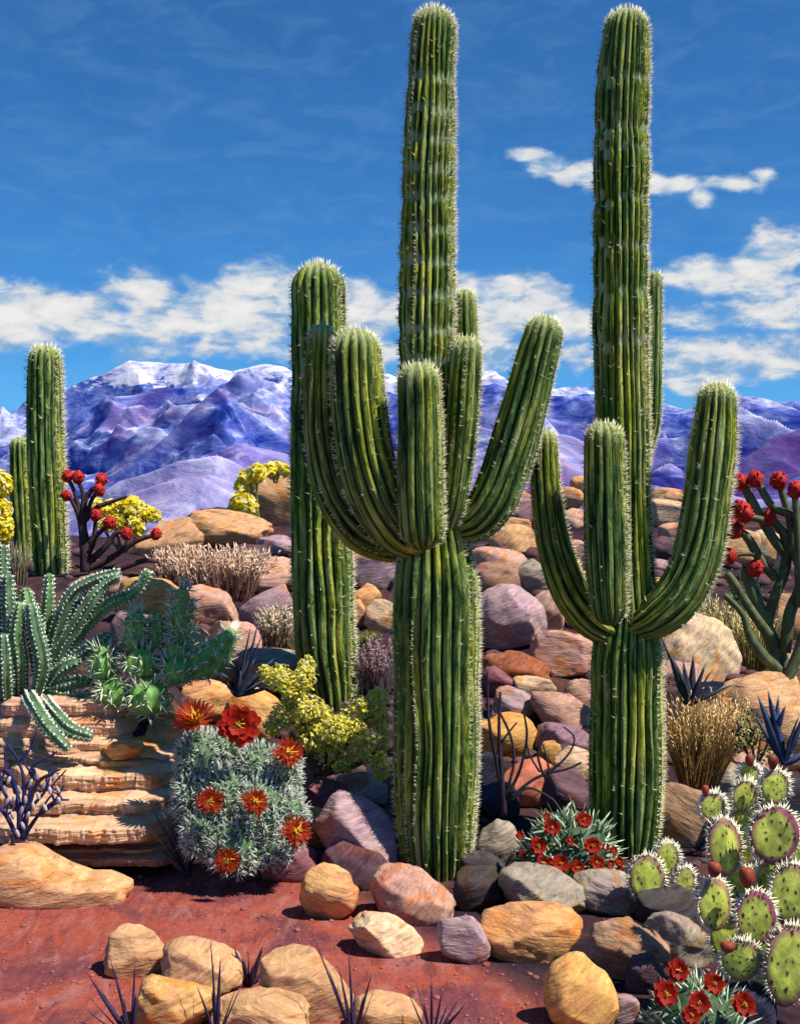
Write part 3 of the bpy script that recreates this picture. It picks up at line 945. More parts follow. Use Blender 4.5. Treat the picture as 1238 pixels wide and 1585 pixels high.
PATH_R = 'stones edging the red path'
SLOPE_R = 'rocks piled on the slope'
LEFT_R = 'rocks behind the sandstone ledges'
ROCKS = [
    # stones in and beside the red path
    (212, 1478, 92, 74, 5, 'tan', 'squarish golden stone at the end of the cluster lying in the red path', PATH_R),
    (312, 1502, 118, 74, 14, 'tan', 'sandy stone with orange scars behind two twigs in the path cluster', PATH_R),
    (272, 1560, 108, 82, 4, 'ochre', 'rounded honey-coloured stone cut by the picture edge, beside dark grass blades', PATH_R),
    (405, 1572, 135, 72, 6, 'tan', 'pale flat stone at the picture edge below the small dark agave', PATH_R),
    (478, 1530, 152, 98, 24, 'tan', 'largest slanting sandy stone of the cluster lying in the path', PATH_R),
    (600, 1572, 98, 58, 10, 'tan', 'low cream stone at the picture edge beneath a forked dark twig', PATH_R),
    (508, 1387, 82, 86, 24, 'orange', 'upright orange egg-shaped stone on the upper edge of the red path', PATH_R),
    (597, 1452, 104, 60, 27, 'cream', 'narrow cream stone slanting down into the path below the pink block', PATH_R),
    (638, 1392, 122, 84, 12, 'pink', 'blocky pink stone with an orange end, against the foot of the tallest saguaro', PATH_R),
    (715, 1455, 62, 82, -32, 'lilac', 'small lilac stone with a cream streak, between pink block and big oval stone', PATH_R),
    (820, 1445, 142, 86, 4, 'orange', 'big smooth oval orange stone at the bend of the path', PATH_R),
    (838, 1388, 132, 84, 28, 'grey', 'grey-green slanting stone directly behind the big oval orange stone', PATH_R),
    (772, 1310, 62, 72, 20, 'grey', 'grey stone with a cream top beside the foot of the tallest saguaro', PATH_R),
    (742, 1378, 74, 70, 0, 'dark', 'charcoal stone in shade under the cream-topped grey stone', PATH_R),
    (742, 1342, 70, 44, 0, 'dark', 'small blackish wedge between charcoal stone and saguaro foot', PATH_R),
    (945, 1385, 110, 62, 10, 'grey', 'flat greyish stone just below the red-flowered cushion by the second tall saguaro', PATH_R),
    (966, 1474, 118, 94, 26, 'brown', 'brown ridged stone between oval orange stone and grey-violet boulder', PATH_R),
    (1047, 1460, 104, 76, 18, 'grey', 'grey-violet rounded boulder beneath the prickly pear', PATH_R),
    (896, 1542, 96, 116, -40, 'gold', 'golden slanting stone at the picture edge where the red path narrows', PATH_R),
    (962, 1562, 46, 46, 10, 'lilac', 'tiny lilac pebble beside the golden slanting stone', PATH_R),
    (1055, 1268, 84, 92, 20, 'brown', 'pinkish brown furrowed rock beside the foot of the second tall saguaro', PATH_R),
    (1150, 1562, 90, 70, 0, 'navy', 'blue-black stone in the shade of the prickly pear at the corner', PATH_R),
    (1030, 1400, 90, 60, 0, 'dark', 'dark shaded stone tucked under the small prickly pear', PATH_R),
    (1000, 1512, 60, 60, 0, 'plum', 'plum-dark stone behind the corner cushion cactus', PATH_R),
    (560, 1300, 96, 150, -38, 'lilac', 'long lilac slab leaning against the tallest saguaro', PATH_R),
    (506, 1238, 72, 56, 10, 'magenta', 'magenta stone under the yellow blossom bush', PATH_R),
    (560, 1226, 76, 56, 6, 'lilac', 'violet stone under the middle of the yellow blossom bush', PATH_R),
    (487, 1284, 58, 60, 0, 'orange', 'round orange stone touching the white-spined flowering cactus', PATH_R),
    (548, 1345, 92, 70, 10, 'plum', 'dark plum stone between orange egg stone and leaning lilac slab', PATH_R),
    (445, 1335, 86, 56, 5, 'magenta', 'dark wine-red stone at the foot of the white-spined flowering cactus', PATH_R),
    (598, 1222, 44, 60, 0, 'magenta', 'wine-red stone squeezed between yellow bush and tallest saguaro', PATH_R),
    (470, 1202, 62, 64, -10, 'pink', 'pale pink stone between white-spined cactus and yellow bush', PATH_R),
    # around the flowering hedgehog and ledges
    (268, 1160, 80, 96, 4, 'tan', 'upright tan block behind the white-spined flowering cactus', LEFT_R),
    (316, 1086, 94, 62, 4, 'orange', 'dome-shaped stone with an ochre patch behind the spiky red flower', LEFT_R),
    (392, 1112, 84, 84, 10, 'ochre', 'ochre stone right behind the red rosette flower', LEFT_R),
    (340, 1046, 80, 34, -8, 'brown', 'flat brown stone under the green spiny cactus', LEFT_R),
    (432, 1040, 122, 62, 4, 'grey', 'grey-tan flat stone below the small white grass tuft', LEFT_R),
    (232, 930, 96, 66, 6, 'ochre', 'bright ochre rock behind the tips of the trailing cereus', LEFT_R),
    (318, 942, 92, 66, 4, 'pink', 'pink and orange rock beneath the long feathery grass', LEFT_R),
    (416, 952, 84, 84, 0, 'lilac', 'lilac rock behind the small white grass tuft', LEFT_R),
    (298, 1002, 66, 60, 10, 'orange', 'orange stone showing between arms of the green spiny cactus', LEFT_R),
    (362, 1000, 78, 70, 4, 'pink', 'pink banded rock beside the dark blue agave', LEFT_R),
    (216, 984, 76, 64, 6, 'mauve', 'mauve rock behind the green spiny cactus', LEFT_R),
    (160, 915, 90, 50, 0, 'brown', 'brown rock at the foot of the short single saguaro', LEFT_R),
    (264, 838, 108, 58, -16, 'tan', 'tan sloping rock on the ridge beside the red-budded cholla', LEFT_R),
    (352, 824, 124, 62, 8, 'tan', 'broad tan ridge rock with a purple overhang above the feathery grass', LEFT_R),
    (424, 772, 76, 100, -6, 'tan', 'tall tan rock on the ridge crowned with yellow flowers', LEFT_R),
    (446, 748, 34, 44, 10, 'cream', 'small cream rock topping the tall tan ridge rock', LEFT_R),
    (432, 848, 64, 36, 8, 'lilac', 'lilac wedge rock below the tall tan ridge rock', LEFT_R),
    (420, 892, 82, 54, -10, 'pink', 'pink rock with an ochre spot at the end of the feathery grass', LEFT_R),
    (388, 868, 70, 46, 6, 'plum', 'dark plum rock in shade behind the feathery grass', LEFT_R),
    # between the two nearer columns
    (582, 880, 66, 72, 0, 'lilac', 'square lilac rock seen under the dark curved arm', SLOPE_R),
    (568, 930, 38, 44, 40, 'orange', 'small bright orange rock between the two close columns', SLOPE_R),
    (592, 956, 52, 50, 20, 'cream', 'small cream rock below the bright orange one', SLOPE_R),
    (552, 952, 30, 44, 0, 'tan', 'tan sliver of rock beside the blunt armless column', SLOPE_R),
    # slope between the tall saguaros
    (808, 777, 30, 34, 6, 'gold', 'golden pebble-like rock on the skyline in the crook of two arms', SLOPE_R),
    (798, 815, 44, 26, 4, 'tan', 'small flat tan rock near the skyline under the leaning arm', SLOPE_R),
    (810, 798, 52, 56, 10, 'mauve', 'mauve rock just under the golden skyline pebble', SLOPE_R),
    (797, 838, 76, 48, 4, 'tan', 'tan-pink rock hanging over a dark gap under the leaning arm', SLOPE_R),
    (768, 872, 84, 44, 6, 'pink', 'pink ledge-like rock beside the top of the thick trunk', SLOPE_R),
    (770, 900, 92, 54, 4, 'brown', 'purple-brown rock under the pink ledge-like rock', SLOPE_R),
    (820, 894, 56, 52, 0, 'grey', 'grey rock with cream top next to the slim curved arm', SLOPE_R),
    (786, 964, 104, 102, 28, 'lilac', 'largest egg-shaped violet boulder beside the thick trunk', SLOPE_R),
    (842, 958, 62, 72, 45, 'pink', 'pink slanting rock between violet boulder and slim curved arm', SLOPE_R),
    (875, 1016, 102, 68, 10, 'pink', 'pink striped boulder below the slim curved arm', SLOPE_R),
    (800, 1038, 100, 50, 18, 'rust', 'rust-coloured rock in shade beneath the violet boulder', SLOPE_R),
    (826, 1068, 60, 36, 6, 'cream', 'small pale cream rock in the middle of the slope', SLOPE_R),
    (770, 1060, 50, 46, 20, 'magenta', 'reddish rock touching the thick trunk behind the dead bush', SLOPE_R),
    (792, 1096, 64, 58, 32, 'lilac', 'grey-violet rock behind the upright stems of the dead bush', SLOPE_R),
    (866, 1102, 92, 56, 22, 'pink', 'rounded rock with a rusty patch right of the dead bush', SLOPE_R),
    (900, 1078, 52, 50, 38, 'pink', 'pink slanting rock in the shade of the second tall saguaro', SLOPE_R),
    (785, 1142, 86, 68, 4, 'gold', 'gold-topped rock behind the base of the dead bush', SLOPE_R),
    (872, 1152, 78, 54, 14, 'mauve', 'mauve rock with a cream top behind the dead bush twigs', SLOPE_R),
    (852, 1166, 36, 36, 0, 'gold', 'round golden pebble among the dead bush twigs', SLOPE_R),
    (888, 1186, 58, 52, 10, 'cream', 'cream and ochre rock against the second tall saguaro', SLOPE_R),
    (820, 1216, 84, 76, 10, 'coral', 'coral red rock at the foot of the dead bush', SLOPE_R),
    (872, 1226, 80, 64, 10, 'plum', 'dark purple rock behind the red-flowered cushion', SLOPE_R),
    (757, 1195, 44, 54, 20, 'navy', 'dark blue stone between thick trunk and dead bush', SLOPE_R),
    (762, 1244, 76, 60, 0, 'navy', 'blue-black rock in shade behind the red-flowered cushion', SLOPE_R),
    (882, 772, 36, 34, 0, 'tan', 'round tan rock on the skyline between slim arm and front arm', SLOPE_R),
    (898, 750, 30, 24, 0, 'ochre', 'ochre skyline rock touching the front arm', SLOPE_R),
    (888, 806, 44, 34, 6, 'pink', 'pinkish rock under the round tan skyline rock', SLOPE_R),
    (893, 851, 32, 28, 0, 'pink', 'small rock jutting from a dark gap between the arms', SLOPE_R),
    (900, 922, 36, 46, 0, 'pink', 'pink rock low in the crook of the slim curved arm', SLOPE_R),
    # right of the second tall saguaro
    (1036, 771, 68, 28, 4, 'tan', 'flat tan skyline rock inside the crook of the outer arm', SLOPE_R),
    (1034, 796, 64, 42, 0, 'cream', 'cream rock under the flat skyline rock in the outer crook', SLOPE_R),
    (1046, 828, 50, 34, 0, 'pink', 'pink rock above a dark gap in the outer crook', SLOPE_R),
    (1024, 884, 42, 32, 10, 'lilac', 'pale lilac rock low in the outer crook', SLOPE_R),
    (1016, 908, 24, 26, 0, 'gold', 'gold rock at the very bottom of the outer crook', SLOPE_R),
    (1022, 850, 40, 36, 0, 'plum', 'dark plum rock in the gap of the outer crook', SLOPE_R),
    (1080, 1010, 128, 104, 34, 'cream', 'big cream boulder sloping beside the second tall saguaro', SLOPE_R),
    (1180, 1118, 170, 148, 16, 'tan', 'largest tan boulder behind the prickly pear and blue-leaved shrub', SLOPE_R),
    (1046, 1062, 76, 70, 10, 'pink', 'pink rock behind the dark spiky agave', SLOPE_R),
    (1096, 1105, 110, 96, 20, 'pink', 'pink rock behind the golden grass tuft', SLOPE_R),
    (1146, 852, 56, 58, 0, 'tan', 'tan rock behind the outer arm of the second tall saguaro and cholla', SLOPE_R),
    (1186, 852, 70, 52, 28, 'cream', 'cream rock seen through the cholla stems', SLOPE_R),
    (1224, 864, 44, 60, 0, 'cream', 'pale rock behind the cholla at the picture edge', SLOPE_R),
    (1166, 962, 70, 50, 14, 'brown', 'brown rock among the lower cholla stems', SLOPE_R),
    (1216, 958, 60, 70, 0, 'brown', 'reddish brown rock under the cholla fork', SLOPE_R),
    (1228, 1046, 50, 70, 0, 'brown', 'brown rock at the root of the cholla', SLOPE_R),
    (1112, 1210, 66, 60, 0, 'grey', 'grey-green stone between golden grass and prickly pear', SLOPE_R),
    (1168, 1190, 60, 50, 0, 'pink', 'small pink stone behind the topmost prickly pear fruit', SLOPE_R),
    (1215, 1235, 70, 60, 0, 'navy', 'blue-black stone in shade behind the upper prickly pear pads', SLOPE_R),
    (1130, 1290, 80, 60, 0, 'plum', 'dark stone behind the middle prickly pear pads', SLOPE_R),
]
for r in ROCKS:
    rock(*r[:7], group=r[7])


def ledge(name, u, v, w, h, d, dp, seed, tint, label, terr=5.0, setback=0.5):
    """terraced sandstone bank: a front of eroded layers stepping back as it rises, closed over the top and down the back"""
    ns, nf, nt_ = 320, 96, 10
    W, Hh = w / FPX * d, h / FPX * d
    s = np.linspace(-1, 1, ns)
    zf = np.linspace(0, 1, nf)
    S, Z = np.meshgrid(s, zf)
    f = S.size
    wavy = 0.028 * fbm(np.stack([S.ravel() * 1.7 * w / 250, np.full(f, seed), Z.ravel() * 1.2], 1), seed, 3).reshape(S.shape)
    br = np.concatenate([[0], np.cumsum(np.random.default_rng(seed).uniform(0.45, 1.5, 9))])
    lay = np.interp((Z + wavy) * br[min(9, int(round(terr * 1.3)))], br, np.arange(10))
    terr = lay.max()
    k = np.floor(lay)
    fr = lay - k
    stair = (k + np.clip((fr - 0.72) / 0.28, 0, 1) ** 0.8) / terr
    blk = np.floor(S * 2.6 * w / 250 + 1.7 * np.sin(k * 12.9 + seed) + 0.10 * vnoise(np.stack([S.ravel() * 4, Z.ravel() * 9, np.zeros(f)], 1), seed).reshape(S.shape))
    jut = vnoise(np.stack([k.ravel() * 3.7 + 0.5, blk.ravel() * 5.3 + 0.5, np.full(f, seed + 0.5)], 1), seed + 1).reshape(S.shape)
    crack = fbm(np.stack([S.ravel() * 9 * w / 250, k.ravel() * 5.1, Z.ravel() * 2], 1), seed + 2, 4).reshape(S.shape)
    over = 0.025 * np.sin(fr * math.pi) ** 0.7
    fine = fbm(np.stack([S.ravel() * 3 * w / 250, Z.ravel() * 30, np.full(f, 3.3)], 1), seed + 7, 3).reshape(S.shape)
    Y = dp * (setback * stair + 0.055 * jut + 0.04 * crack + 0.016 * fine) - over * dp
    end = np.abs(S) ** 8
    Y = Y + end * dp * 0.8
    topv = 1 - 0.16 * np.abs(S) ** 5 + 0.10 * fbm(np.stack([s * 2.2 * w / 250, np.full(ns, seed), s * 0], 1), seed + 5, 3)[None, :]
    ZZ = Z * topv * Hh - Hh / 2
    XX = S * W / 2 * (1 + 0.03 * jut)
    rows = [np.stack([XX, Y, ZZ], -1)]
    for q in range(1, nt_ + 1):
        t = q / nt_
        yb = Y[-1] * (1 - t) + dp * 1.15 * t
        rows.append(np.stack([XX[-1], yb, ZZ[-1] + 0.02 * np.sin(9 * s + q) * Hh], -1)[None])
    rows.append(np.stack([XX[-1], np.full(ns, dp * 1.15), np.full(ns, -Hh / 2)], -1)[None])
    G = np.concatenate(rows)
    n, m = G.shape[:2]
    i = np.arange(n - 1)[:, None] * m
    j = np.arange(m - 1)[None, :]
    Q = np.stack([i + j, i + j + 1, i + m + j + 1, i + m + j], -1).reshape(-1, 4)
    mb = MB()
    mb.add(G.reshape(-1, 3) + P(u, v, d), Q)
    return tag(mb.build(name, M_STRATA, tint=(.62, .385, .235) if tint == 'tan' else TINT[tint]), label, 'rock', 'layered sandstone ledges beside the path')


ledge('sandstone_ledge', 74, 1136, 244, 88, 9.75, 0.75, 3, 'tan', 'upper layered sandstone ledge under the trailing green cereus', 3, 0.6)
ledge('sandstone_ledge', 36, 1188, 200, 44, 9.62, 0.9, 8, 'brown', 'dark recessed sandstone layer behind the blue twiggy shrub', 2, 0.3)
ledge('sandstone_ledge', 186, 1188, 104, 46, 9.5, 0.8, 6, 'ochre', 'short rounded sandstone layer between the upper and lower ledges', 2, 0.4)
ledge('sandstone_ledge', 104, 1250, 330, 112, 8.95, 1.35, 4, 'tan', 'lower broad sandstone ledge with pink and cream layers', 3.4, 0.75)
ledge('sandstone_ledge', 150, 1312, 290, 58, 9.05, 0.9, 9, 'brown', 'dark plum base layer of the sandstone ledges', 3, 0.35)
rock(196, 1160, 52, 26, -4, 'gold', 'small yellow stone lodged on the end of the upper ledge', LEFT_R, d=9.6)
# wedge boulder at the path's edge
_bd = hit(90, 1400)
_V, _T = ICO[5]
_V = _V.copy()
_V = np.sign(_V) * np.abs(_V) ** 0.8
_top = np.interp(_V[:, 0], [-1, -0.55, -0.2, 0.2, 0.45, 0.7, 1.0], [0.70, 1.0, 0.92, 0.35, 0.10, 0.22, 0.02])
_V[:, 2] = np.where(_V[:, 2] > 0, _V[:, 2] * (_top + 0.08), _V[:, 2] * 0.8)
_V *= 1 + 0.09 * fbm(_V * 2.5, 77, 4)[:, None]
_V = _V * np.array((130, 62, 62)) / FPX * _bd
_mb = MB()
_mb.add(_V + P(75, 1368, _bd + 0.15), None, _T)
tag(_mb.build('boulder', M_ROCK, tint=TINT['tan']), 'long wedge-shaped tan boulder lying below the ledges', 'rock', PATH_R)


def build_rubble():
    """loose stones filling the gaps between the rocks"""
    rng = np.random.default_rng(5)
    mb = MB()
    V0, T0 = ICO[2]
    n = 0
    while n < 900:
        u, v = rng.uniform(-60, 1300), rng.uniform(800, 1440)
        d = hit(u, v)
        if d > 23.9 or d < 8.95:
            continue
        if d < 9.7 and u < 420:
            continue
        s = rng.uniform(5, 19) / FPX * d * (1.0 if d > 9.6 else 0.6)
        Vv = V0 * (1 + 0.25 * fbm(V0 * 1.5 + n, n, 2)[:, None]) * np.array((1, 0.8, 0.65)) * s * rng.uniform(0.8, 1.2, 3)
        p = P(u, v, d)
        p[2] = terrain(p[0], p[1]) + 0.1 * s
        mb.add(Vv + p, None, T0)
        n += 1
    V3, T3 = ICO[3]
    for (u0, u1, v1, cnt) in [(618, 732, 1300, 70), (925, 1015, 1250, 55), (462, 538, 1040, 30)]:
        for q in range(cnt):
            u, v = rng.uniform(u0, u1), rng.uniform(850, v1)
            d = hit(u, v)
            if d > 23.5 or d < 9.9:
                continue
            s = rng.uniform(10, 24) / FPX * d
            Vv = np.sign(V3) * np.abs(V3) ** 0.85
            Vv = Vv * (1 + 0.3 * fbm(V3 * 1.4 + q, q + int(u), 3)[:, None]) * np.array((1, 0.8, 0.7)) * s * rng.uniform(0.85, 1.2, 3)
            p = P(u, v, d)
            p[2] = terrain(p[0], p[1]) + 0.2 * s
            mb.add(Vv + p, None, T3)
    tag(mb.build('rubble', M_ROCK, origin=(0, 12, 0.5), tint=(.12, .065, .07)), 'loose plum-brown rubble between the rocks on the slope', 'rubble', kind='stuff')
    # grit on the path
    mb = MB()
    for k in range(1300):
        u, v = rng.uniform(-40, 1260), rng.uniform(1330, 1600)
        d = hit(u, v)
        p = P(u, v, d)
        s = abs(rng.normal(0, 0.007)) + 0.003 + (0.022 * rng.random() if k % 40 == 0 else 0)
        p[2] = terrain(p[0], p[1]) + 0.2 * s
        mb.add(V0[:] * s * np.array((1, 1, 0.6)) + p, None, T0)
    tag(mb.build('gravel', M_ROCK, origin=(0, 8, 0), tint=(.30, .11, .09)), 'fine red-brown grit scattered over the path', 'gravel', kind='stuff')


build_rubble()


# ------------------------------------------------------------------ flowers
def flower(parent, pos, nrm, r, seed, npet=12, layers=2, cols=((.42, .02, .008), (.62, .06, .012)), centre=((.62, .26, .02), (.75, .42, .05)), open_=0.75, spiky=False):
    rng = np.random.default_rng(seed)
    nrm = unit(np.asarray(nrm, float))
    a = unit(np.cross(nrm, (0.13, 0.2, 1.0)))
    b = np.cross(nrm, a)
    mb = MB()
    for l in range(layers):
        up = (0.25 + 0.5 * l) * (1.4 - open_)
        L = r * (1 - 0.22 * l)
        for k in range(npet):
            t = 2 * math.pi * (k + 0.5 * l + rng.uniform(-.2, .2)) / npet
            rad = math.cos(t) * a + math.sin(t) * b
            tang = -math.sin(t) * a + math.cos(t) * b
            w = L * (0.10 if spiky else 0.30) * rng.uniform(0.85, 1.15)
            c = np.array(cols[0]) + (np.array(cols[1]) - np.array(cols[0])) * rng.random()
            e = rng.uniform(0.9, 1.12) * L
            rows = [(0.05, 0.25), (0.4, 0.9), (0.75, 1.0), (1.0, 0.35)]
            V, C = [], []
            for (q, ww) in rows:
                h = up * e * q * 1.2 - 0.28 * e * max(0, q - 0.6) * (0 if spiky else 1) + 0.03 * r * rng.normal()
                p = pos + rad * e * q + nrm * h
                V += [p - tang * w * ww, p + nrm * (-0.25 * w * ww), p + tang * w * ww]
                cc = c * (0.85 + 0.5 * q) if not spiky else c + np.array((.25, .10, .01)) * (1 - q)
                C += [cc, cc * 0.8, cc]
            Q = []
            for i in range(3):
                Q += [[3 * i, 3 * i + 1, 3 * i + 4, 3 * i + 3], [3 * i + 1, 3 * i + 2, 3 * i + 5, 3 * i + 4]]
            mb.add(V, Q, None, C)
    f = mb.build('flower', M_BLOOM, parent)
    mb = MB()
    n = 26
    D = nrm + 0.55 * rng.normal(size=(n, 1)) * a + 0.55 * rng.normal(size=(n, 1)) * b
    C = np.array(centre[0]) + (np.array(centre[1]) - np.array(centre[0])) * rng.random((n, 1))
    cones(mb, np.tile(pos, (n, 1)) + 0.10 * r * rng.normal(size=(n, 3)), D, r * (0.75 if spiky else 0.42) * rng.uniform(0.6, 1.1, n), r * 0.07, C)
    mb.build('flower_centre', M_PETAL, f)
    return f


def lobe_pts(u, v, w, h, d, off=0.0, lean=0.0):
    """spine of an egg-shaped lobe w x h pixels centred on (u, v)"""
    r = w / 2
    return np.array([(*P(u - lean * h * .5, v + h / 2 - 2, d + off), r * 0.5 / FPX * d), (*P(u - lean * h * .3, v + h * 0.3, d + off), r * 0.9 / FPX * d),
                     (*P(u, v, d + off), r / FPX * d), (*P(u + lean * h * .3, v - h * 0.28, d + off), r * 0.92 / FPX * d), (*P(u + lean * h * .5, v - h / 2, d + off), r * 0.72 / FPX * d)])


def lobed_cactus(root, lobes, d, green, seed, spine_len, spine_w, spacing, per, scol, flat=False, ribs=10, name='stem', splay=0.6, rd=0.16, scatter=0.0):
    for i, (u, v, w, h, off, lean) in enumerate(lobes):
        mb = MB()
        cr, nn, tt, hz = tube(mb, lobe_pts(u, v, w, h, d, off, lean), ribs, rd, 6, 0.018, True, True, seed + i, 0.04, col=green, tipcol=tuple(np.array(green) * np.array((1.25, 1.15, 1.0))))
        o = mb.build(name, M_PLANT, root)
        sb = MB()
        rng = np.random.default_rng(seed + 100 + i)
        n, k, _ = cr.shape
        L = np.concatenate([[0], np.cumsum(np.linalg.norm(np.diff(cr.mean(1), axis=0), axis=1))])
        for q in range(k):
            s = np.arange(spacing * 0.4, L[-1], spacing)
            s = s + rng.uniform(-.3, .3, len(s)) * spacing
            p = np.stack([np.interp(s, L, cr[:, q, a]) for a in range(3)], 1)
            m = unit(np.stack([np.interp(s, L, nn[:, q, a]) for a in range(3)], 1))
            t = unit(np.stack([np.interp(s, L, tt[:, q, a]) for a in range(3)], 1))
            bt = np.cross(m, t)
            if scatter:
                p = p + bt * rng.normal(0, scatter, (len(s), 1)) - m * (0.3 * scatter)
            for _ in range(per):
                D = m + rng.normal(0, splay, (len(s), 1)) * bt + rng.normal(0.1, splay, (len(s), 1)) * t
                c = np.array(scol) * rng.uniform(0.7, 1.2, (len(s), 1))
                ll = spine_len * rng.uniform(0.6, 1.3, len(s))
                if flat:
                    blades(sb, p, D, ll, spine_w, c * 0.75, c, 0.12, 3, 0.3)
                else:
                    cones(sb, p, D, ll, spine_w * rng.uniform(0.7, 1.2, len(s)), c)
        tag(sb.build('spines', M_SPINE, o), kind='stuff')


def facing(p, up=0.3, side=0.0):
    n = unit(np.array((side, -1.0, up)))
    return n


# white-spined hedgehog with red blooms
dO = 8.95
O = empty('hedgehog_cactus', P(370, 1350, dO), 'white-spined clumping cactus with seven red flowers beside the sandstone ledges', 'cactus')
lobed_cactus(O, [(312, 1180, 74, 92, 0.10, -0.05), (350, 1166, 56, 70, 0.14, 0.0), (398, 1196, 66, 84, 0.06, 0.0), (436, 1206, 56, 96, 0.06, 0.05), (300, 1238, 56, 80, -0.02, 0.0), (345, 1236, 70, 90, -0.06, 0.0), (402, 1262, 80, 104, -0.10, 0.0), (444, 1272, 58, 84, -0.06, 0.1), (318, 1292, 66, 74, -0.12, 0.0), (366, 1312, 84, 84, -0.16, 0.0), (420, 1312, 56, 60, -0.12, 0.1)],
             dO, (.065, .135, .06), 300, 0.066, 0.0062, 0.023, 5, (.60, .66, .56), flat=True, ribs=13, splay=1.0, rd=0.07, scatter=0.012)
for i, (u, v, r, off, sp, nr) in enumerate([(302, 1118, 38, -0.02, True, (-0.25, -0.5, 1.0)), (371, 1122, 33, -0.20, False, (0.05, -1, 0.25)), (446, 1166, 32, -0.12, True, (0.3, -0.9, 0.4)), (326, 1240, 27, -0.32, True, (0, -1, .25)),
                                           (396, 1242, 27, -0.36, True, (.15, -1, .45)), (458, 1286, 32, -0.30, True, (.5, -0.9, .15)), (353, 1332, 26, -0.46, True, (0, -1, .15))]):
    flower(O, P(u, v, dO + off), nr, r * (.95 if i < 2 else .78) / FPX * dO, 40 + i, 18 if sp else 11, 3, spiky=sp, open_=0.5 if i == 0 else 0.8, cols=((.30, .010, .006), (.50, .03, .010)))


def cushion(root, u, v, w, h, d, seed, n=520):
    """low cushion of pale green spiky leaves"""
    rng = np.random.default_rng(seed)
    R = w / 2 / FPX * d
    Hh = h / FPX * d
    c = P(u, v + h / 2, d)
    th = rng.uniform(0, 2 * math.pi, n)
    ph = np.arccos(rng.uniform(0.0, 1, n))
    dirs = np.stack([np.sin(ph) * np.cos(th), np.sin(ph) * np.sin(th), np.cos(ph)], 1)
    lump = 1 + 0.22 * fbm(dirs * 2.3, seed, 2)
    base = c + dirs * np.array((R * 0.78, R * 0.7, Hh * 0.78)) * (lump * rng.uniform(0.75, 1.0, n))[:, None]
    D = dirs + 0.75 * rng.normal(size=(n, 3)) + np.array((0, 0, .25))
    mb = MB()
    g = np.array((.13, .22, .10)) * rng.uniform(0.6, 1.3, (n, 1))
    w_ = np.where(rng.random((n, 1)) < 0.5, 1, 0) * np.array((.50, .52, .48)) + np.array((.22, .30, .18))
    blades(mb, base, D, R * rng.uniform(0.22, 0.46, n), R * 0.034, g, w_ * rng.uniform(0.7, 1.1, (n, 1)), 0.15, 3, 0.35)
    o = mb.build('leaves', M_LEAF, root)
    tag(o, kind='stuff')
    mb = MB()
    V, T = ICO[3]
    V = V.copy()
    V[:, 2] = np.maximum(V[:, 2], -0.2)
    mb.add(V * (1 + 0.2 * fbm(V * 2.3, seed, 2)[:, None]) * np.array((R * 0.8, R * 0.72, Hh * 0.8)) + c, None, T, (.035, .075, .03))
    mb.build('body', M_PLANT, root)


def z5(x, y):
    return 740 + x * .4023, 1080 + y * .4023


dP = 9.12
Pp = empty('cushion_cactus', P(880, 1358, dP), 'wide pale spiky cushion dotted with red flowers, against the second tall saguaro', 'cactus')
cushion(Pp, 880, 1302, 186, 112, dP, 71, 620)
for i, (x, y, r) in enumerate([(262, 457, 6), (283, 500, 14), (405, 470, 13), (230, 572, 14), (160, 530, 7), (352, 552, 7), (437, 570, 14), (172, 600, 6), (490, 573, 6), (520, 588, 7), (250, 638, 12), (315, 638, 15), (380, 655, 12), (455, 637, 13), (508, 640, 7), (540, 630, 8), (545, 660, 6)]):
    u, v = z5(x, y)
    k = 1 - min(1, ((u - 880) / 100) ** 2)
    off = -0.40 * math.sqrt(max(0.05, k)) * (0.55 + 0.45 * (v - 1245) / 110)
    flower(Pp, P(u, v, dP + off), (0.1, -1, .35), r / FPX * dP * 0.98, 80 + i, 9, 2, open_=0.7, cols=((.26, .008, .005), (.44, .02, .008)), centre=((.55, .10, .01), (.68, .32, .03)))
dQ = 6.35
Qq = empty('cushion_cactus', P(1075, 1590, dQ), 'pale spiky cushion with six red flowers in the corner below the prickly pear', 'cactus')
cushion(Qq, 1078, 1556, 186, 130, dQ, 72, 560)
for i, (x, y, r) in enumerate([(768, 1050, 15), (905, 1100, 15), (720, 1138, 18), (848, 1175, 16), (1020, 1180, 17), (818, 1222, 13)]):
    u, v = z5(x, y)
    k = 1 - min(1, ((u - 1078) / 105) ** 2)
    off = -0.34 * math.sqrt(max(0.05, k)) * (0.5 + 0.5 * (v - 1490) / 100)
    flower(Qq, P(u, v, dQ + off), (0.0, -1, .4), r / FPX * dQ * 1.1, 120 + i, 10, 2, open_=0.7, cols=((.26, .008, .005), (.44, .025, .008)), centre=((.6, .14, .01), (.70, .36, .04)))

# green clumping cactus with starry spines
dN = 10.2
N_ = empty('spiny_green_cactus', P(230, 1105, dN), 'branching bright green cactus with starry white spines behind the upper ledge', 'cactus')
zz = lambda x, y: (x * .3716, 820 + y * .3716)
lob = []
for (x, y, w, h, off, lean) in [(565, 425, 96, 175, 0.05, 0.0), (652, 435, 76, 165, 0.05, 0.05), (757, 370, 76, 260, 0.0, 0.02), (738, 520, 100, 130, -.02, 0.1), (595, 560, 146, 136, -.06, 0), (740, 590, 120, 120, -.10, 0), (482, 680, 124, 130, -.08, 0),
                                 (622, 700, 162, 162, -.16, 0), (432, 560, 100, 150, 0.0, -.1)]:
    u, v = zz(x, y)
    lob.append((u, v, w * .3716, h * .3716, off, lean))
lobed_cactus(N_, lob, dN, (.13, .30, .07), 500, 0.10, 0.010, 0.075, 5, (.58, .68, .46), flat=True, ribs=8, splay=0.8)
u, v = zz(868, 525)
mb = MB()
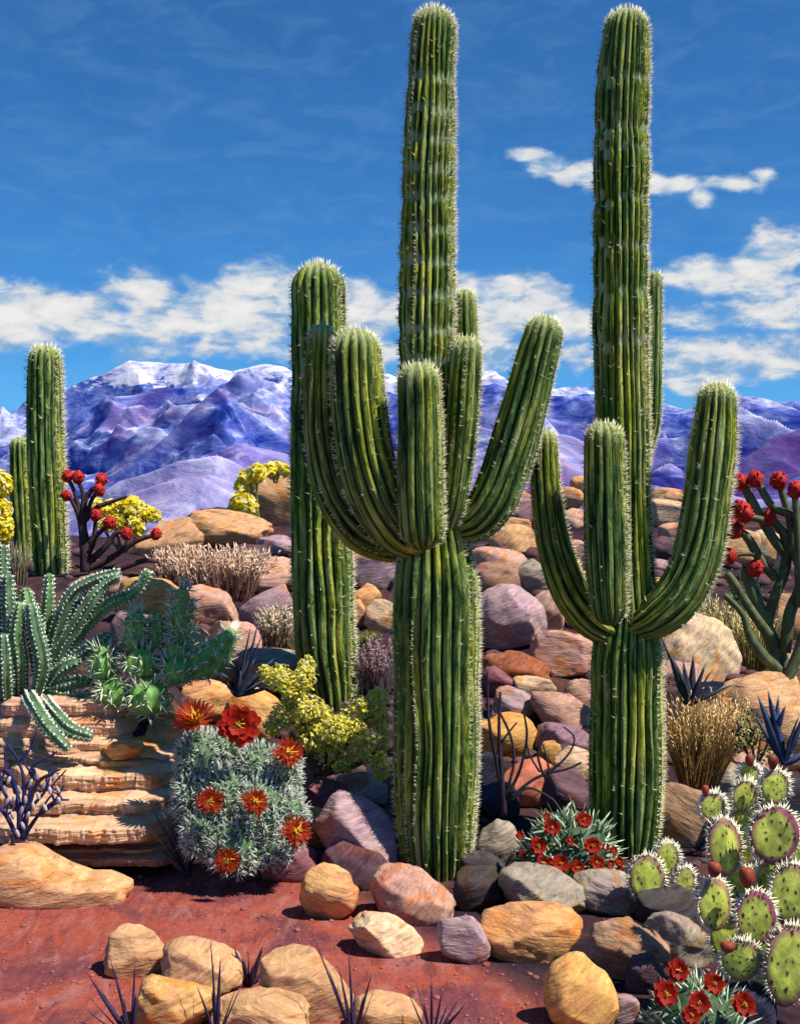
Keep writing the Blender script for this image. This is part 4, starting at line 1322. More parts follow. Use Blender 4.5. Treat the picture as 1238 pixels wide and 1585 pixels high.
cr, nn, tt, hz = tube(mb, np.array([(*P(u - 32, v + 22, dN), .06), (*P(u - 14, v + 16, dN - .02), .13), (*P(u + 8, v + 2, dN - .03), .135), (*P(u + 26, v - 20, dN - .03), .09), (*P(u + 38, v - 40, dN - .03), .055)]), 8, 0.16, 6, 0.018, True, True, 520, 0.04,
                      col=(.11, .27, .06), tipcol=(.14, .32, .08))
o = mb.build('stem', M_PLANT, N_)
sb = MB()
pp, mm, t2 = cr[4::5].reshape(-1, 3), nn[4::5].reshape(-1, 3), tt[4::5].reshape(-1, 3)
for _ in range(6):
    D = mm + RNG.normal(0, .75, (len(pp), 1)) * np.cross(mm, t2) + RNG.normal(0, .75, (len(pp), 1)) * t2
    cones(sb, pp, D, 0.085 * RNG.uniform(.6, 1.3, len(pp)), 0.0062, np.array((.66, .70, .55)) * RNG.uniform(.7, 1.15, (len(pp), 1)))
tag(sb.build('spines', M_SPINE, o), kind='stuff')

# trailing cereus clump
dM = 10.5
M_ = empty('trailing_cereus', P(64, 1085, dM), 'sprawling blue-green cereus with drooping white-dotted arms on the upper ledge', 'cactus')
CER = [
    [(170, 640, 0), (150, 480, -.05), (125, 340, -.05), (108, 240, 0)], [(60, 700, -.1), (55, 560, -.15), (42, 400, -.12), (34, 180, -.1)], [(10, 720, -.1), (0, 560, -.1), (8, 360, -.05), (14, 60, 0)],
    [(196, 500, .05), (196, 400, .05), (203, 290, .05), (206, 180, .05)], [(185, 640, 0), (225, 480, .02), (290, 290, 0), (380, 215, 0), (505, 178, 0)], [(200, 620, -.06), (300, 430, -.08), (380, 300, -.08), (440, 230, -.05), (500, 195, -.05)],
    [(200, 600, -.02), (370, 390, -.05), (460, 310, -.05), (570, 255, 0), (622, 165, 0)], [(200, 640, -.08), (310, 540, -.12), (400, 480, -.12), (462, 430, -.1)], [(190, 660, -.1), (270, 645, -.16), (330, 632, -.18), (392, 628, -.16)],
    [(190, 680, -.1), (260, 706, -.2), (330, 706, -.22), (392, 700, -.2)], [(120, 690, -.2), (150, 745, -.78), (205, 830, -.98), (290, 918, -1.0)], [(190, 715, -.2), (240, 780, -.80), (300, 836, -.92), (390, 866, -.92)],
    [(90, 680, -.1), (88, 560, -.18), (72, 430, -.2), (88, 300, -.18)], [(230, 560, .1), (245, 420, .12), (290, 330, .12), (395, 300, .1)], [(150, 700, -.15), (178, 560, -.22), (150, 420, -.22), (128, 300, -.2)],
    [(-60, 700, 0), (-50, 520, 0), (-40, 330, 0), (-46, 120, 0)], [(210, 650, -.1), (250, 590, -.16), (300, 560, -.18), (340, 545, -.18)], [(30, 700, -.2), (24, 610, -.26), (20, 520, -.26), (16, 430, -.24)]]
for i, path in enumerate(CER):
    mb = MB()
    rr = 0.064 if i not in (3,) else 0.054
    pts = []
    for k, (x, y, off) in enumerate(path):
        u, v = zz(x, y)
        pts.append((*P(u, v, dM + off), rr * (0.85 if k == 0 else 1.0 if k < 3 else 0.72)))
    g = (.075, .14, .065) if i % 3 else (.095, .18, .06)
    cr, nn, tt, hz = tube(mb, np.array(pts), 6, 0.30, 6, 0.03, False, True, 600 + i, 0.05, col=tuple(np.array(g) * .8), tipcol=tuple(np.array(g) * 1.3))
    o = mb.build('arm', M_PLANT, M_)
    sb = MB()
    n, k, _ = cr.shape
    L = np.concatenate([[0], np.cumsum(np.linalg.norm(np.diff(cr.mean(1), axis=0), axis=1))])
    for q in range(k):
        s = np.arange(0.02, L[-1], 0.036)
        p = np.stack([np.interp(s, L, cr[:, q, a]) for a in range(3)], 1)
        m = unit(np.stack([np.interp(s, L, nn[:, q, a]) for a in range(3)], 1))
        for _ in range(3):
            cones(sb, p - m * .004, m + 0.7 * RNG.normal(size=(len(s), 3)), 0.026 * RNG.uniform(.6, 1.2, len(s)), 0.0085, np.array((.72, .78, .70)) * RNG.uniform(.8, 1.1, (len(s), 1)))
    tag(sb.build('spines', M_SPINE, o), kind='stuff')


# ------------------------------------------------------------------ prickly pears
def pad(root, u, v, w, h, d, rot=0.0, yaw=0.0, seed=0, dots=True, purple=0.5, tilt=0.0):
    rng = np.random.default_rng(seed)
    V, T = ICO[5]
    V = V.copy()
    wz = np.where(V[:, 2] < 0, 1 - 0.22 * V[:, 2] ** 2, 1.0)
    edge = np.sqrt(V[:, 0] ** 2 + V[:, 2] ** 2)
    X = V[:, 0] * wz
    th = 0.20
    Y = np.sign(V[:, 1]) * np.abs(V[:, 1]) ** 0.8 * th * (1 + 0.08 * fbm(V * 2.2, seed, 2))
    W, Hh = w / FPX * d, h / FPX * d
    Q = np.stack([X * W, Y * (W + Hh) / 2, V[:, 2] * Hh], 1)
    Q[:, 1] += 0.06 * W * np.sin(V[:, 0] * 2 + seed)
    ph = math.radians(rot)
    c, s = math.cos(-ph), math.sin(-ph)

    def xf(A):
        A = np.asarray(A, float)
        x, z = A[:, 0] * c - A[:, 2] * s, A[:, 0] * s + A[:, 2] * c
        y = A[:, 1]
        cy, sy = math.cos(math.radians(yaw)), math.sin(math.radians(yaw))
        x, y = x * cy - y * sy, x * sy + y * cy
        ct, st_ = math.cos(math.radians(tilt)), math.sin(math.radians(tilt))
        y, z = y * ct - z * st_, y * st_ + z * ct
        return np.stack([x, y, z], 1)

    ctr = P(u, v, d)
    mb = MB()
    n = fbm(V * 2.6 + seed, seed + 1, 3)
    k = np.clip((edge - 0.69 + 0.09 * n + 0.10 * V[:, 0]) / 0.16, 0, 1)[:, None] * purple
    g = np.array((.40, .45, .075)) * (1 + 0.35 * n[:, None])
    C = g * (1 - k) + np.array((.25, .05, .11)) * k
    if dots:
        for sd in (-1, 1):
            for gx in np.arange(-0.75, 0.8, 0.30):
                for gz in np.arange(-0.75, 0.8, 0.30):
                    x, z = gx + rng.uniform(-.10, .10), gz + rng.uniform(-.10, .10)
                    if x * x + z * z > 0.66 or rng.random() < 0.35:
                        continue
                    near = (V[:, 1] * sd > 0) & (np.hypot(V[:, 0] - x, V[:, 2] - z) < rng.uniform(.045, .075))
                    C[near] = (.05, .016, .02)
                    Q[near, 1] += sd * 0.012 * W
    mb.add(xf(Q) + ctr, None, T, C)
    o = mb.build('pad', M_PLANT, root)
    # spines round the rim
    sb = MB()
    for _ in range(2):
        a = np.arange(0, 2 * math.pi, 0.085) + rng.uniform(-.03, .03)
        a = a[(np.sin(a) > -0.85)]
        rim = np.stack([np.cos(a) * np.where(np.sin(a) < 0, 1 - .22 * np.sin(a) ** 2, 1) * W, rng.normal(0, .07, len(a)) * W, np.sin(a) * Hh], 1)
        D = np.stack([np.cos(a), rng.normal(-.3, .45, len(a)), np.sin(a)], 1) + 0.25 * rng.normal(size=(len(a), 3))
        cones(sb, xf(rim * 0.975) + ctr, xf(D), 0.046 * rng.uniform(.5, 1.2, len(a)), 0.006, np.array((.76, .74, .56)) * rng.uniform(.8, 1.12, (len(a), 1)))
    tag(sb.build('spines', M_SPINE, o), kind='stuff')
    return o


def fruit(root, u, v, w, h, d, seed):
    V, T = ICO[3]
    V = V.copy()
    V[:, 2] = np.where(V[:, 2] > 0.82, 0.82 - 0.5 * (V[:, 2] - 0.82), V[:, 2])
    k = (1 - 0.22 * np.clip(-V[:, 2], 0, 1))
    n = fbm(V * 2 + seed, seed, 3)
    C = np.array((.20, .028, .02)) * (1 + 0.5 * n[:, None]) + np.clip(V[:, 2:3], 0, 1) * np.array((.06, .02, .0))
    mb = MB()
    mb.add(V * np.stack([k, k, np.ones(len(V))], 1) * np.array((w, w, h)) / FPX * d + P(u, v, d), None, T, C)
    return mb.build('fruit', M_PLANT, root)


d1 = 8.25
R1 = empty('prickly_pear', P(1010, 1415, d1), 'small prickly pear of three spotted pads at the foot of the second tall saguaro', 'cactus', 'prickly pears')
for (x, y, w, h, off, rot, yaw, pu) in [(648, 700, 72, 98, -.05, -8, 8, .7), (722, 622, 50, 66, .12, 10, 12, .5), (790, 715, 42, 64, .04, 10, 18, .6)]:
    u, v = z5(x, y)
    pad(R1, u, v, w * .4023, h * .4023, d1 + off, rot, yaw, int(x), purple=pu)
pad(R1, 1024, 1400, 22, 32, d1 + .1, 0, 5, 5, dots=False)
d2 = 6.75
R2 = empty('prickly_pear', P(1170, 1590, d2), 'large prickly pear with magenta-rimmed pads and dark red fruit', 'cactus', 'prickly pears')
for (x, y, w, h, off, rot, yaw, pu) in [(900, 420, 46, 50, .10, -10, 5, .6), (1040, 300, 35, 42, .30, 0, 5, .4), (1022, 380, 46, 58, .22, 10, 8, .6), (1137, 345, 56, 60, .14, 0, 10, .6), (1137, 530, 94, 108, 0, 0, 8, .95), (945, 575, 72, 108, .08, -12, 20, .8),
                                          (1195, 755, 74, 112, -.06, 6, 5, .6), (905, 795, 72, 98, -.08, -8, 25, .7), (1065, 848, 76, 100, -.16, -4, 10, .95), (1010, 1010, 74, 76, -.22, 8, -5, .7), (1190, 1030, 94, 152, -.26, 6, 12, .8),
                                          (985, 700, 50, 62, .12, -14, 10, .7), (1120, 690, 52, 60, .10, 12, 4, .7), (1228, 610, 50, 66, .10, 14, 0, .6), (1110, 960, 56, 70, -.02, 10, 0, .6), (1225, 890, 60, 60, .02, 10, 6, .7)]:
    u, v = z5(x, y)
    pad(R2, u, v, w * .43, h * .43, d2 + off, rot, yaw, int(x + y), purple=pu)
for (u, v, w, h, off) in [(1120, 1440, 24, 50, .12), (1160, 1545, 30, 56, .1), (1190, 1380, 26, 60, .2), (1150, 1290, 24, 50, .25), (1168, 1385, 30, 44, .15), (1215, 1440, 26, 50, .12), (1135, 1385, 26, 40, .2), (1225, 1330, 24, 40, .2), (1165, 1480, 30, 46, .1)]:
    pad(R2, u, v, w, h, d2 + off, 0, 8, int(u), dots=False, purple=.4)
for i, (x, y, w, h, off) in enumerate([(873, 356, 16, 27, .08), (1043, 240, 20, 30, .28), (1132, 246, 22, 36, .12), (908, 660, 30, 36, -.14), (1032, 690, 34, 50, -.2), (958, 958, 32, 28, -.30)]):
    u, v = z5(x, y)
    fruit(R2, u, v, w * .36, h * .36, d2 + off, i)


# ------------------------------------------------------------------ shrubs, grass, twigs
def clump(parent, name, c, R, n, cols, seed, size=0.02, hang=0.0, mat=None):
    """a cluster of petal- or leaf-sized curled faces spread through a small volume"""
    rng = np.random.default_rng(seed)
    d = unit(rng.normal(size=(n, 3)))
    p = np.asarray(c) + d * (np.asarray(R) * rng.uniform(0.30, 1.0, (n, 1)) ** 0.6)
    p[:, 2] -= hang * 0.25 * np.asarray(R)[2] * rng.random(n)
    cols = np.array(cols)
    C = cols[rng.integers(0, len(cols), n)] * rng.uniform(0.8, 1.12, (n, 1))
    mb = MB()
    petals(mb, p, d + 0.6 * rng.normal(size=(n, 3)) + np.array((0.55, -0.30, 0.75)), size * 0.62, C)
    o = mb.build(name, mat or M_BLOOM, parent)
    return o


YEL = [(.93, .78, .04), (.93, .84, .12), (.93, .89, .42), (.92, .70, .02)]
YG = [(.92, .76, .05), (.92, .80, .08), (.90, .82, .26), (.66, .64, .10), (.40, .44, .10), (.84, .80, .48)]


def branchy(root, paths, d, col, name='branch', mat=None, tipr=0.35):
    for i, path in enumerate(paths):
        mb = MB()
        n = len(path) - 1
        pts = [(*P(q[0], q[1], d + (q[3] if len(q) > 3 else 0)), q[2] / FPX * d) for q in path]
        tube(mb, np.array(pts), 0, 0, 8, 0.03, False, True, i + 7, 0.10, col=col, tipcol=tuple(np.array(col) * 1.25))
        mb.build(name, mat or M_WOOD, root)


def yellow_bush(name, root_uv, d, clumps, label, stems, seed, cols=YEL, size=0.046, stemcol=(.16, .15, .06), dens=1.0, hang=0.0):
    t = empty(name, P(*root_uv, d), label, 'shrub', 'yellow-flowering shrubs')
    rng = np.random.default_rng(seed)
    branchy(t, stems, d, stemcol)
    for i, (u, v, ru, rv) in enumerate(clumps):
        r = np.array((ru, (ru + rv) / 2, rv)) / FPX * d
        off = rng.uniform(-.12, .12)
        clump(t, 'blossoms', P(u, v, d + off), r * 1.22, int(140 * dens * (ru * rv / 200) ** 0.7) + 50, cols, seed * 50 + i, size * d / 10, hang)
    return t


dL = 10.4
yellow_bush('yellow_blossom_bush', (500, 1200), dL,
            [(432, 1048, 20, 18), (470, 1050, 16, 18), (475, 1030, 12, 14), (410, 1040, 9, 10), (455, 1072, 18, 12), (440, 1105, 20, 20), (425, 1122, 14, 14), (478, 1095, 22, 18), (500, 1110, 18, 18), (520, 1128, 22, 20), (488, 1140, 24, 20),
             (545, 1110, 18, 20), (560, 1092, 16, 16), (585, 1082, 14, 18), (575, 1105, 18, 18), (590, 1112, 12, 16), (560, 1135, 22, 18), (540, 1160, 24, 18), (505, 1165, 24, 16), (575, 1160, 20, 20), (590, 1185, 12, 22), (470, 1125, 16, 18), (592, 1140, 11, 20),
             (532, 1185, 16, 10), (455, 1148, 12, 12)],
            'large woody bush with drooping yellow blossom in front of the blunt armless column',
            [[(492, 1200, 6), (478, 1150, 5), (462, 1100, 3), (440, 1055, 2)], [(492, 1200, 6), (482, 1140, 4), (480, 1090, 3), (474, 1035, 2)], [(500, 1200, 6), (530, 1165, 4), (555, 1130, 3), (583, 1085, 2)],
             [(498, 1200, 6), (505, 1160, 4), (515, 1125, 3), (520, 1105, 2)], [(505, 1198, 5), (550, 1185, 4), (580, 1165, 3), (592, 1125, 2)], [(488, 1195, 4), (455, 1140, 3), (425, 1115, 2)]], 3, YG, 0.029, (.10, .07, .035), 1.5, 0.5)
dI = dD + 0.3
yellow_bush('brittlebush', (190, 850), dI, [(150, 785, 10, 12), (178, 790, 20, 14), (205, 785, 16, 14), (228, 795, 14, 10), (212, 812, 12, 16), (186, 808, 14, 12), (240, 798, 8, 8), (165, 812, 10, 8)],
            'yellow shrub glowing behind the red-budded cholla', [[(190, 855, 2), (180, 820, 2), (175, 795, 1.5)], [(192, 855, 2), (200, 820, 2), (208, 790, 1.5)], [(194, 855, 2), (215, 825, 2), (232, 800, 1.5)], [(188, 855, 2), (165, 825, 2), (152, 790, 1.5)]], 5, dens=1.6)
yellow_bush('brittlebush', (2, 880), dI - 0.6, [(2, 750, 14, 18), (-6, 790, 20, 20), (6, 815, 12, 22), (-12, 840, 16, 16), (4, 845, 8, 12)],
            'yellow shrub at the picture edge beside the low dark saguaro', [[(-4, 885, 3), (-2, 830, 2), (2, 760, 1.5)], [(-6, 885, 3), (-14, 840, 2), (-10, 800, 1.5)], [(0, 885, 2), (6, 850, 2), (8, 820, 1.5)]], 6, dens=1.6)
dJ = 20.5
yellow_bush('brittlebush', (392, 812), dJ, [(398, 732, 12, 12), (384, 742, 14, 14), (376, 752, 10, 10), (374, 776, 14, 14), (386, 784, 12, 12), (364, 790, 10, 8), (372, 798, 8, 8)],
            'yellow shrub climbing the shaded side of the tall tan ridge rock', [[(396, 812, 2.5), (384, 790, 2), (376, 775, 1.5)], [(398, 812, 2.5), (392, 785, 2), (390, 745, 1.5)], [(402, 812, 2.5), (398, 780, 2), (398, 735, 1.5)], [(394, 812, 2), (378, 800, 2), (366, 790, 1.5)]], 7, dens=1.6)
yellow_bush('brittlebush', (428, 745), 20.8, [(418, 727, 9, 8), (432, 724, 10, 8), (441, 728, 7, 7), (424, 733, 7, 6)],
            'tiny yellow shrub on top of the tall tan ridge rock', [[(426, 748, 1.5), (422, 738, 1.5), (419, 728, 1)], [(428, 748, 1.5), (431, 738, 1.5), (434, 726, 1)]], 8, dens=1.6)


# cholla with red buds
def cholla(root, d, paths, buds, col, seed, bud_r, wood=None):
    branchy(root, [[(*q[:2], q[2] * (.78 if wood else 1.0), *q[3:]) for q in p] for p in paths], d, col, 'branch', wood or M_PLANT)
    V, T = ICO[3]
    for i, (u, v, off) in enumerate(buds):
        rng = np.random.default_rng(seed + i)
        r = bud_r / FPX * d * rng.uniform(.9, 1.12)
        n = fbm(V * 2.6 + i, seed, 3)
        W = V * (1 + 0.22 * n[:, None]) * np.array((1, 1, 1.12)) * r
        C = np.array((.40, .016, .012)) * (1 + 0.7 * n[:, None])
        mb = MB()
        mb.add(W + P(u, v, d + off), None, T, C)
        k = 26
        dr = unit(rng.normal(size=(k, 3)) + np.array((0, -.4, .5)))
        blades(mb, P(u, v, d + off) + dr * r * 0.75, dr + .4 * rng.normal(size=(k, 3)), r * .6, r * .22, (.36, .012, .012), (.62, .05, .02), .3, 3, .5)
        mb.build('flower_bud', M_PETAL, root)


Fk = empty('cholla', P(130, 880, dD - 0.5), 'dark branching cholla tipped with red buds beside the short single saguaro', 'cactus', 'chollas with red buds')
cholla(Fk, dD - 0.5, [[(134, 885, 11), (130, 830, 10), (122, 795, 7), (108, 768, 4)], [(132, 850, 9), (128, 805, 8), (134, 770, 5), (154, 748, 4)], [(126, 810, 7), (121, 780, 5), (113, 755, 4), (106, 742, 4)], [(128, 790, 6), (129, 765, 4), (122, 744, 4)],
                     [(136, 860, 8), (146, 835, 6), (148, 812, 4), (149, 800, 4)], [(138, 870, 8), (165, 845, 6), (180, 825, 5), (195, 826, 4)], [(140, 880, 9), (175, 862, 6), (210, 838, 5), (240, 828, 4)], [(130, 808, 6), (150, 786, 5), (175, 776, 4), (198, 768, 3)],
                     [(134, 800, 5), (142, 775, 4), (153, 760, 4)], [(140, 890, 9), (190, 878, 7), (225, 868, 5), (246, 870, 3)], [(136, 840, 6), (155, 824, 5), (168, 812, 4)]],
       [(105, 737, 0), (121, 739, 0), (157, 743, 0), (154, 759, -.1), (103, 767, -.05), (149, 798, -.1), (170, 809, -.1), (196, 826, -.1), (242, 827, -.1)], (.055, .028, .03), 40, 8.5, M_WOOD)
dG = 11.8
Gk = empty('cholla', P(1212, 1070, dG), 'tall green-brown cholla with red buds at the picture edge', 'cactus', 'chollas with red buds')
Z3 = lambda x, y: (790 + x * .3619, 560 + y * .3619)
GP = [[(1212, 1075, 17), (1205, 1020, 15), (1180, 960, 13), (1160, 905, 11), (1150, 880, 9)], [(1186, 965, 11), (1196, 930, 9), (1214, 880, 9), (1214, 830, 9), (1194, 806, 7)], [(1212, 855, 9), (1190, 825, 9), (1165, 780, 8), (1150, 750, 7)],
      [(1200, 895, 9), (1178, 870, 8), (1158, 835, 7), (1140, 818, 6)], [(1215, 1010, 11), (1222, 950, 10), (1240, 900, 8), (1228, 850, 7), (1220, 800, 6), (1206, 750, 6)], [(1250, 830, 8), (1230, 800, 8), (1196, 785, 7), (1172, 748, 6)],
      [(1190, 985, 9), (1165, 950, 8), (1140, 910, 7), (1124, 885, 6)], [(1208, 1040, 10), (1180, 1015, 9), (1160, 985, 8), (1148, 950, 6), (1120, 920, 5)], [(1166, 858, 4), (1148, 858, 3), (1130, 861, 3)], [(1240, 940, 9), (1236, 860, 8), (1232, 800, 6), (1230, 764, 6)],
      [(1215, 1060, 10), (1235, 1010, 9), (1250, 960, 8)], [(1180, 805, 6), (1160, 800, 6), (1148, 792, 6)]]
cholla(Gk, dG, [[(a, b, c * 0.92, -0.02 * i) for (a, b, c) in p] for i, p in enumerate(GP)],
       [(1145, 746, -.1), (1168, 742, -.15), (1204, 744, -.15), (1231, 758, -.25), (1143, 788, -.3), (1190, 801, -.1), (1136, 820, -.15), (1127, 861, -.2), (1168, 880, -.1), (1152, 796, -.3)], (.085, .10, .04), 60, 12)


def grass(name, u, v, w, h, d, n, c0, c1, label, seed, lean=0.0, fan=0.5, head=None, group='dry grass tufts', wid=0.0045, arch=0.25, headn=0.5):
    rng = np.random.default_rng(seed)
    W = w / FPX * d
    Hh = h / FPX * d
    base = P(u, v + h / 2, d)
    bx = rng.uniform(-1, 1, n)
    pos = base + np.stack([bx * W * 0.5 * (1 - fan), rng.uniform(-1, 1, n) * W * 0.15, np.full(n, -0.02)], 1)
    D = np.stack([bx * fan * W / Hh * 0.62 + rng.normal(0, .10, n) + lean, rng.normal(-0.05, .16, n), np.ones(n)], 1)
    Ls = Hh * rng.uniform(.62, 1.05, n)
    mb = MB()
    c0a = np.array(c0) * rng.uniform(.6, 1.3, (n, 1))
    c1a = np.array(c1) * rng.uniform(.75, 1.15, (n, 1))
    blades(mb, pos, D, Ls, wid * d / 10, c0a, c1a, arch * 0.6, 5, 0.2)
    t = empty(name, base, label, 'grass', group)
    tag(mb.build('blades', M_LEAF, t), kind='stuff')
    if head:
        mb = MB()
        k = rng.choice(n, int(n * headn), replace=False)
        tipd = unit(D[k])
        for f in (0.74, 0.82, 0.90, 0.97):
            pp = pos[k] + tipd * (Ls[k] * f)[:, None] + rng.normal(0, .006, (len(k), 3)) * d / 10
            blades(mb, pp, tipd + .35 * rng.normal(size=(len(k), 3)), 0.045 * d / 10 * rng.uniform(.7, 1.3, len(k)), 0.010 * d / 10, np.array(head) * rng.uniform(.7, 1.1, (len(k), 1)), np.array(head) * rng.uniform(.85, 1.2, (len(k), 1)), .2, 3, .5)
        tag(mb.build('seed_heads', M_LEAF, t), kind='stuff')
    return t


grass('feathery_grass', 325, 888, 176, 84, hit(325, 925), 760, (.20, .07, .05), (.60, .37, .26), 'long low row of feathery pinkish grass below the tan ridge rocks', 1, 0.0, .28, (.74, .53, .38), headn=.5, wid=.006)
grass('dry_grass', 432, 976, 50, 74, hit(432, 1010), 150, (.20, .15, .05), (.52, .40, .25), 'small white-tipped grass tuft beside the blunt armless column', 2, 0.0, .3, (.66, .54, .38), headn=.7)
grass('dry_grass', 578, 1036, 52, 100, hit(578, 1082), 130, (.07, .06, .06), (.22, .14, .14), 'purple-grey grass tuft between the armless and tallest saguaros', 3, 0.0, .15, (.36, .24, .26))
grass('dry_grass', 1080, 1146, 124, 150, 9.95, 460, (.13, .075, .02), (.58, .35, .12), 'large golden fan-shaped grass tuft beside the second tall saguaro', 4, 0.06, .62, (.70, .49, .22), headn=.6, wid=.0055)
grass('dry_grass', 1112, 968, 80, 90, hit(1112, 1008), 230, (.12, .10, .03), (.52, .46, .16), 'yellow-green grass under the outer arm of the second tall saguaro', 5, 0.05, .3, (.62, .54, .26), headn=.3)
grass('dry_grass', 1166, 990, 60, 96, hit(1166, 1034), 200, (.12, .10, .03), (.55, .50, .15), 'pale yellow-green grass among the cholla roots', 6, 0.0, .3, (.66, .58, .28), headn=.3)
grass('dry_grass', 25, 868, 44, 70, dD - 1.4, 100, (.16, .13, .07), (.40, .35, .24), 'greyish dry tuft in front of the low dark saguaro', 7, 0.0, .4)
grass('green_grass', 855, 980, 46, 26, hit(855, 990), 120, (.14, .15, .03), (.42, .42, .06), 'short lime-green tuft between the pink rocks on the slope', 8, 0.2, .5)
grass('green_grass', 566, 985, 46, 30, hit(566, 1000), 120, (.12, .13, .03), (.34, .34, .06), 'short olive tuft beneath the small cream rock', 9, 0.0, .5)


def spiky(name, u, v, d, leaves, col, label, cat='plant', group=None, wid=0.02, tipc=None, drop=0):
    """agave-like plant: leaves (du, dv, width px, depth offset) from one root"""
    t = empty(name, P(u, v, d), label, cat, group)
    for i, lf in enumerate(leaves):
        du, dv, w = lf[:3]
        off = lf[3] if len(lf) > 3 else (-1) ** i * 0.06
        su, sv = (lf[4], lf[5]) if len(lf) > 5 else (0, 0)
        a = P(u + su, v + sv + (0 if su or sv else drop), d + (off * 0.3 if su or sv else 0))
        b = P(u + du, v + dv, d + off)
        mb = MB()
        blades(mb, a[None], (b - a)[None], np.linalg.norm(b - a), w * (0.75 if drop else 1.0) / FPX * d, np.array(col), np.array(tipc or col) * 1.2, 0.10, 6, 0.35, face=(0, -1.0, 0.2))
        mb.build('leaf', M_LEAF, t)
    return t


NAVY = (.014, .016, .045)
spiky('agave', 1068, 1092, 9.9, [(-58, -132, 3), (-20, -66, 6), (-36, -86, 9), (-8, -72, 5), (6, -80, 7), (24, -66, 5), (40, -40, 4), (70, -42, 5), (-14, -8, 4), (30, -22, 4), (34, -58, 3)], NAVY, 'dark blue agave with pointed leaves before the big cream boulder', 'agave', tipc=(.05, .06, .07))
spiky('blue_leaved_shrub', 1213, 1182, 8.6, [(-54, -78, 5), (-42, -108, 9), (-10, -108, 8, .05, -14, -30), (-26, -116, 8), (-2, -94, 7, -.05, -12, -46), (16, -84, 6), (26, -56, 6), (30, -50, 6, .1, 6, -30), (46, -20, 8), (40, -90, 6)], (.018, .03, .085), 'shrub of upright blue leaves against the largest tan boulder', 'shrub', tipc=(.04, .06, .12))
spiky('agave', 366, 1078, 10.5, [(4, -72, 5), (8, -40, 6), (28, -92, 5), (22, -60, 5), (60, -60, 6), (44, -100, 4), (52, -30, 5), (64, -18, 4), (-14, -22, 4), (24, -110, 3), (34, -130, 3, .1, 22, -60)], (.02, .024, .06), 'dark blue agave growing above the ochre stones', 'agave', tipc=(.05, .06, .09))
spiky('dark_grass_tuft', 292, 1358, 8.9, [(-66, -120, 3), (-30, -138, 4), (-18, -128, 4), (-48, -84, 7), (-28, -66, 9), (-10, -96, 7), (-50, -50, 5), (-40, -110, 4), (-6, -60, 8), (-34, -36, 5)], (.022, .02, .045), 'dark blade tuft in front of the white-spined flowering cactus', 'grass', tipc=(.05, .06, .06))
spiky('dark_grass_tuft', 205, 1590, 6.3, [(-70, -90, 5), (-55, -66, 6), (-48, -58, 5), (-30, -106, 4), (2, -108, 4), (6, -60, 6), (-72, -48, 3), (-80, -24, 3), (-20, -50, 5), (-10, -30, 6), (-90, -12, 3)], (.035, .022, .06), 'dark violet blades at the edge beside the honey-coloured stone', 'grass', drop=24)
spiky('dark_grass_tuft', 336, 1590, 6.3, [(-8, -148, 4), (4, -110, 5), (-14, -98, 4), (-30, -74, 4), (40, -72, 5), (30, -66, 4), (-4, -60, 6)], (.035, .025, .065), 'tall violet twig standing between stones of the path cluster', 'grass', drop=24)
spiky('small_agave', 386, 1530, 7.05, [(-24, -64, 6), (-10, -52, 6), (4, -62, 6), (20, -66, 5), (32, -42, 4), (8, -40, 6), (-14, -30, 5)], (.035, .022, .06), 'small dark purple agave rosette between two sandy stones', 'agave', tipc=(.06, .03, .05))
spiky('dark_twig', 548, 1590, 6.3, [(-64, -152, 3), (-42, -108, 3), (-8, -124, 4), (26, -96, 4), (-24, -100, 4), (36, -62, 3), (0, -60, 5), (16, -50, 4)], (.04, .022, .055), 'forked bare twig standing in the red path', 'twig', drop=24)
spiky('dark_twig', 668, 1590, 6.3, [(-24, -78, 3), (0, -82, 4), (20, -60, 4), (-42, -52, 3), (46, -44, 4), (60, -42, 3), (38, -24, 3), (66, -18, 3), (28, -38, 4), (-14, -46, 4), (50, -30, 3)], (.04, .022, .055), 'low spreading bare twig at the picture edge on the red path', 'twig', drop=24)


def bare_bush(name, paths, d, col, label, cat='bush'):
    t = empty(name, P(paths[0][0][0], paths[0][0][1], d), label, cat)
    branchy(t, [[(a, b, c * .72) for (a, b, c) in p] for p in paths], d, col)
    return t


bare_bush('dead_bush', [[(780, 1262, 6), (776, 1200, 5), (772, 1130, 4), (774, 1070, 2.5)], [(780, 1250, 5), (768, 1180, 4), (756, 1110, 3), (754, 1040, 2)], [(782, 1235, 4), (795, 1180, 3), (790, 1140, 3), (772, 1100, 2)], [(786, 1230, 5), (805, 1190, 3), (815, 1140, 2.5), (810, 1100, 2)],
                        [(790, 1235, 4), (820, 1210, 3.5), (845, 1198, 3), (878, 1190, 2.5), (900, 1180, 2)], [(840, 1200, 3), (832, 1165, 2.5), (845, 1140, 2), (860, 1132, 1.5)], [(845, 1198, 3), (868, 1180, 2.5), (884, 1160, 2), (888, 1140, 2), (872, 1125, 1.5)],
                        [(848, 1196, 3), (862, 1220, 2), (880, 1232, 1.5)], [(835, 1195, 2.5), (820, 1170, 2), (815, 1150, 1.5)], [(790, 1240, 4), (815, 1220, 3), (840, 1228, 2), (858, 1240, 1.5)], [(775, 1150, 2.5), (790, 1130, 2), (800, 1118, 1.5)],
                        [(850, 1196, 2.5), (845, 1170, 2), (838, 1150, 1.5), (826, 1140, 1)]], 9.35, (.03, .022, .035), 'dead leafless bush with thin dark branches between the two tall saguaros')
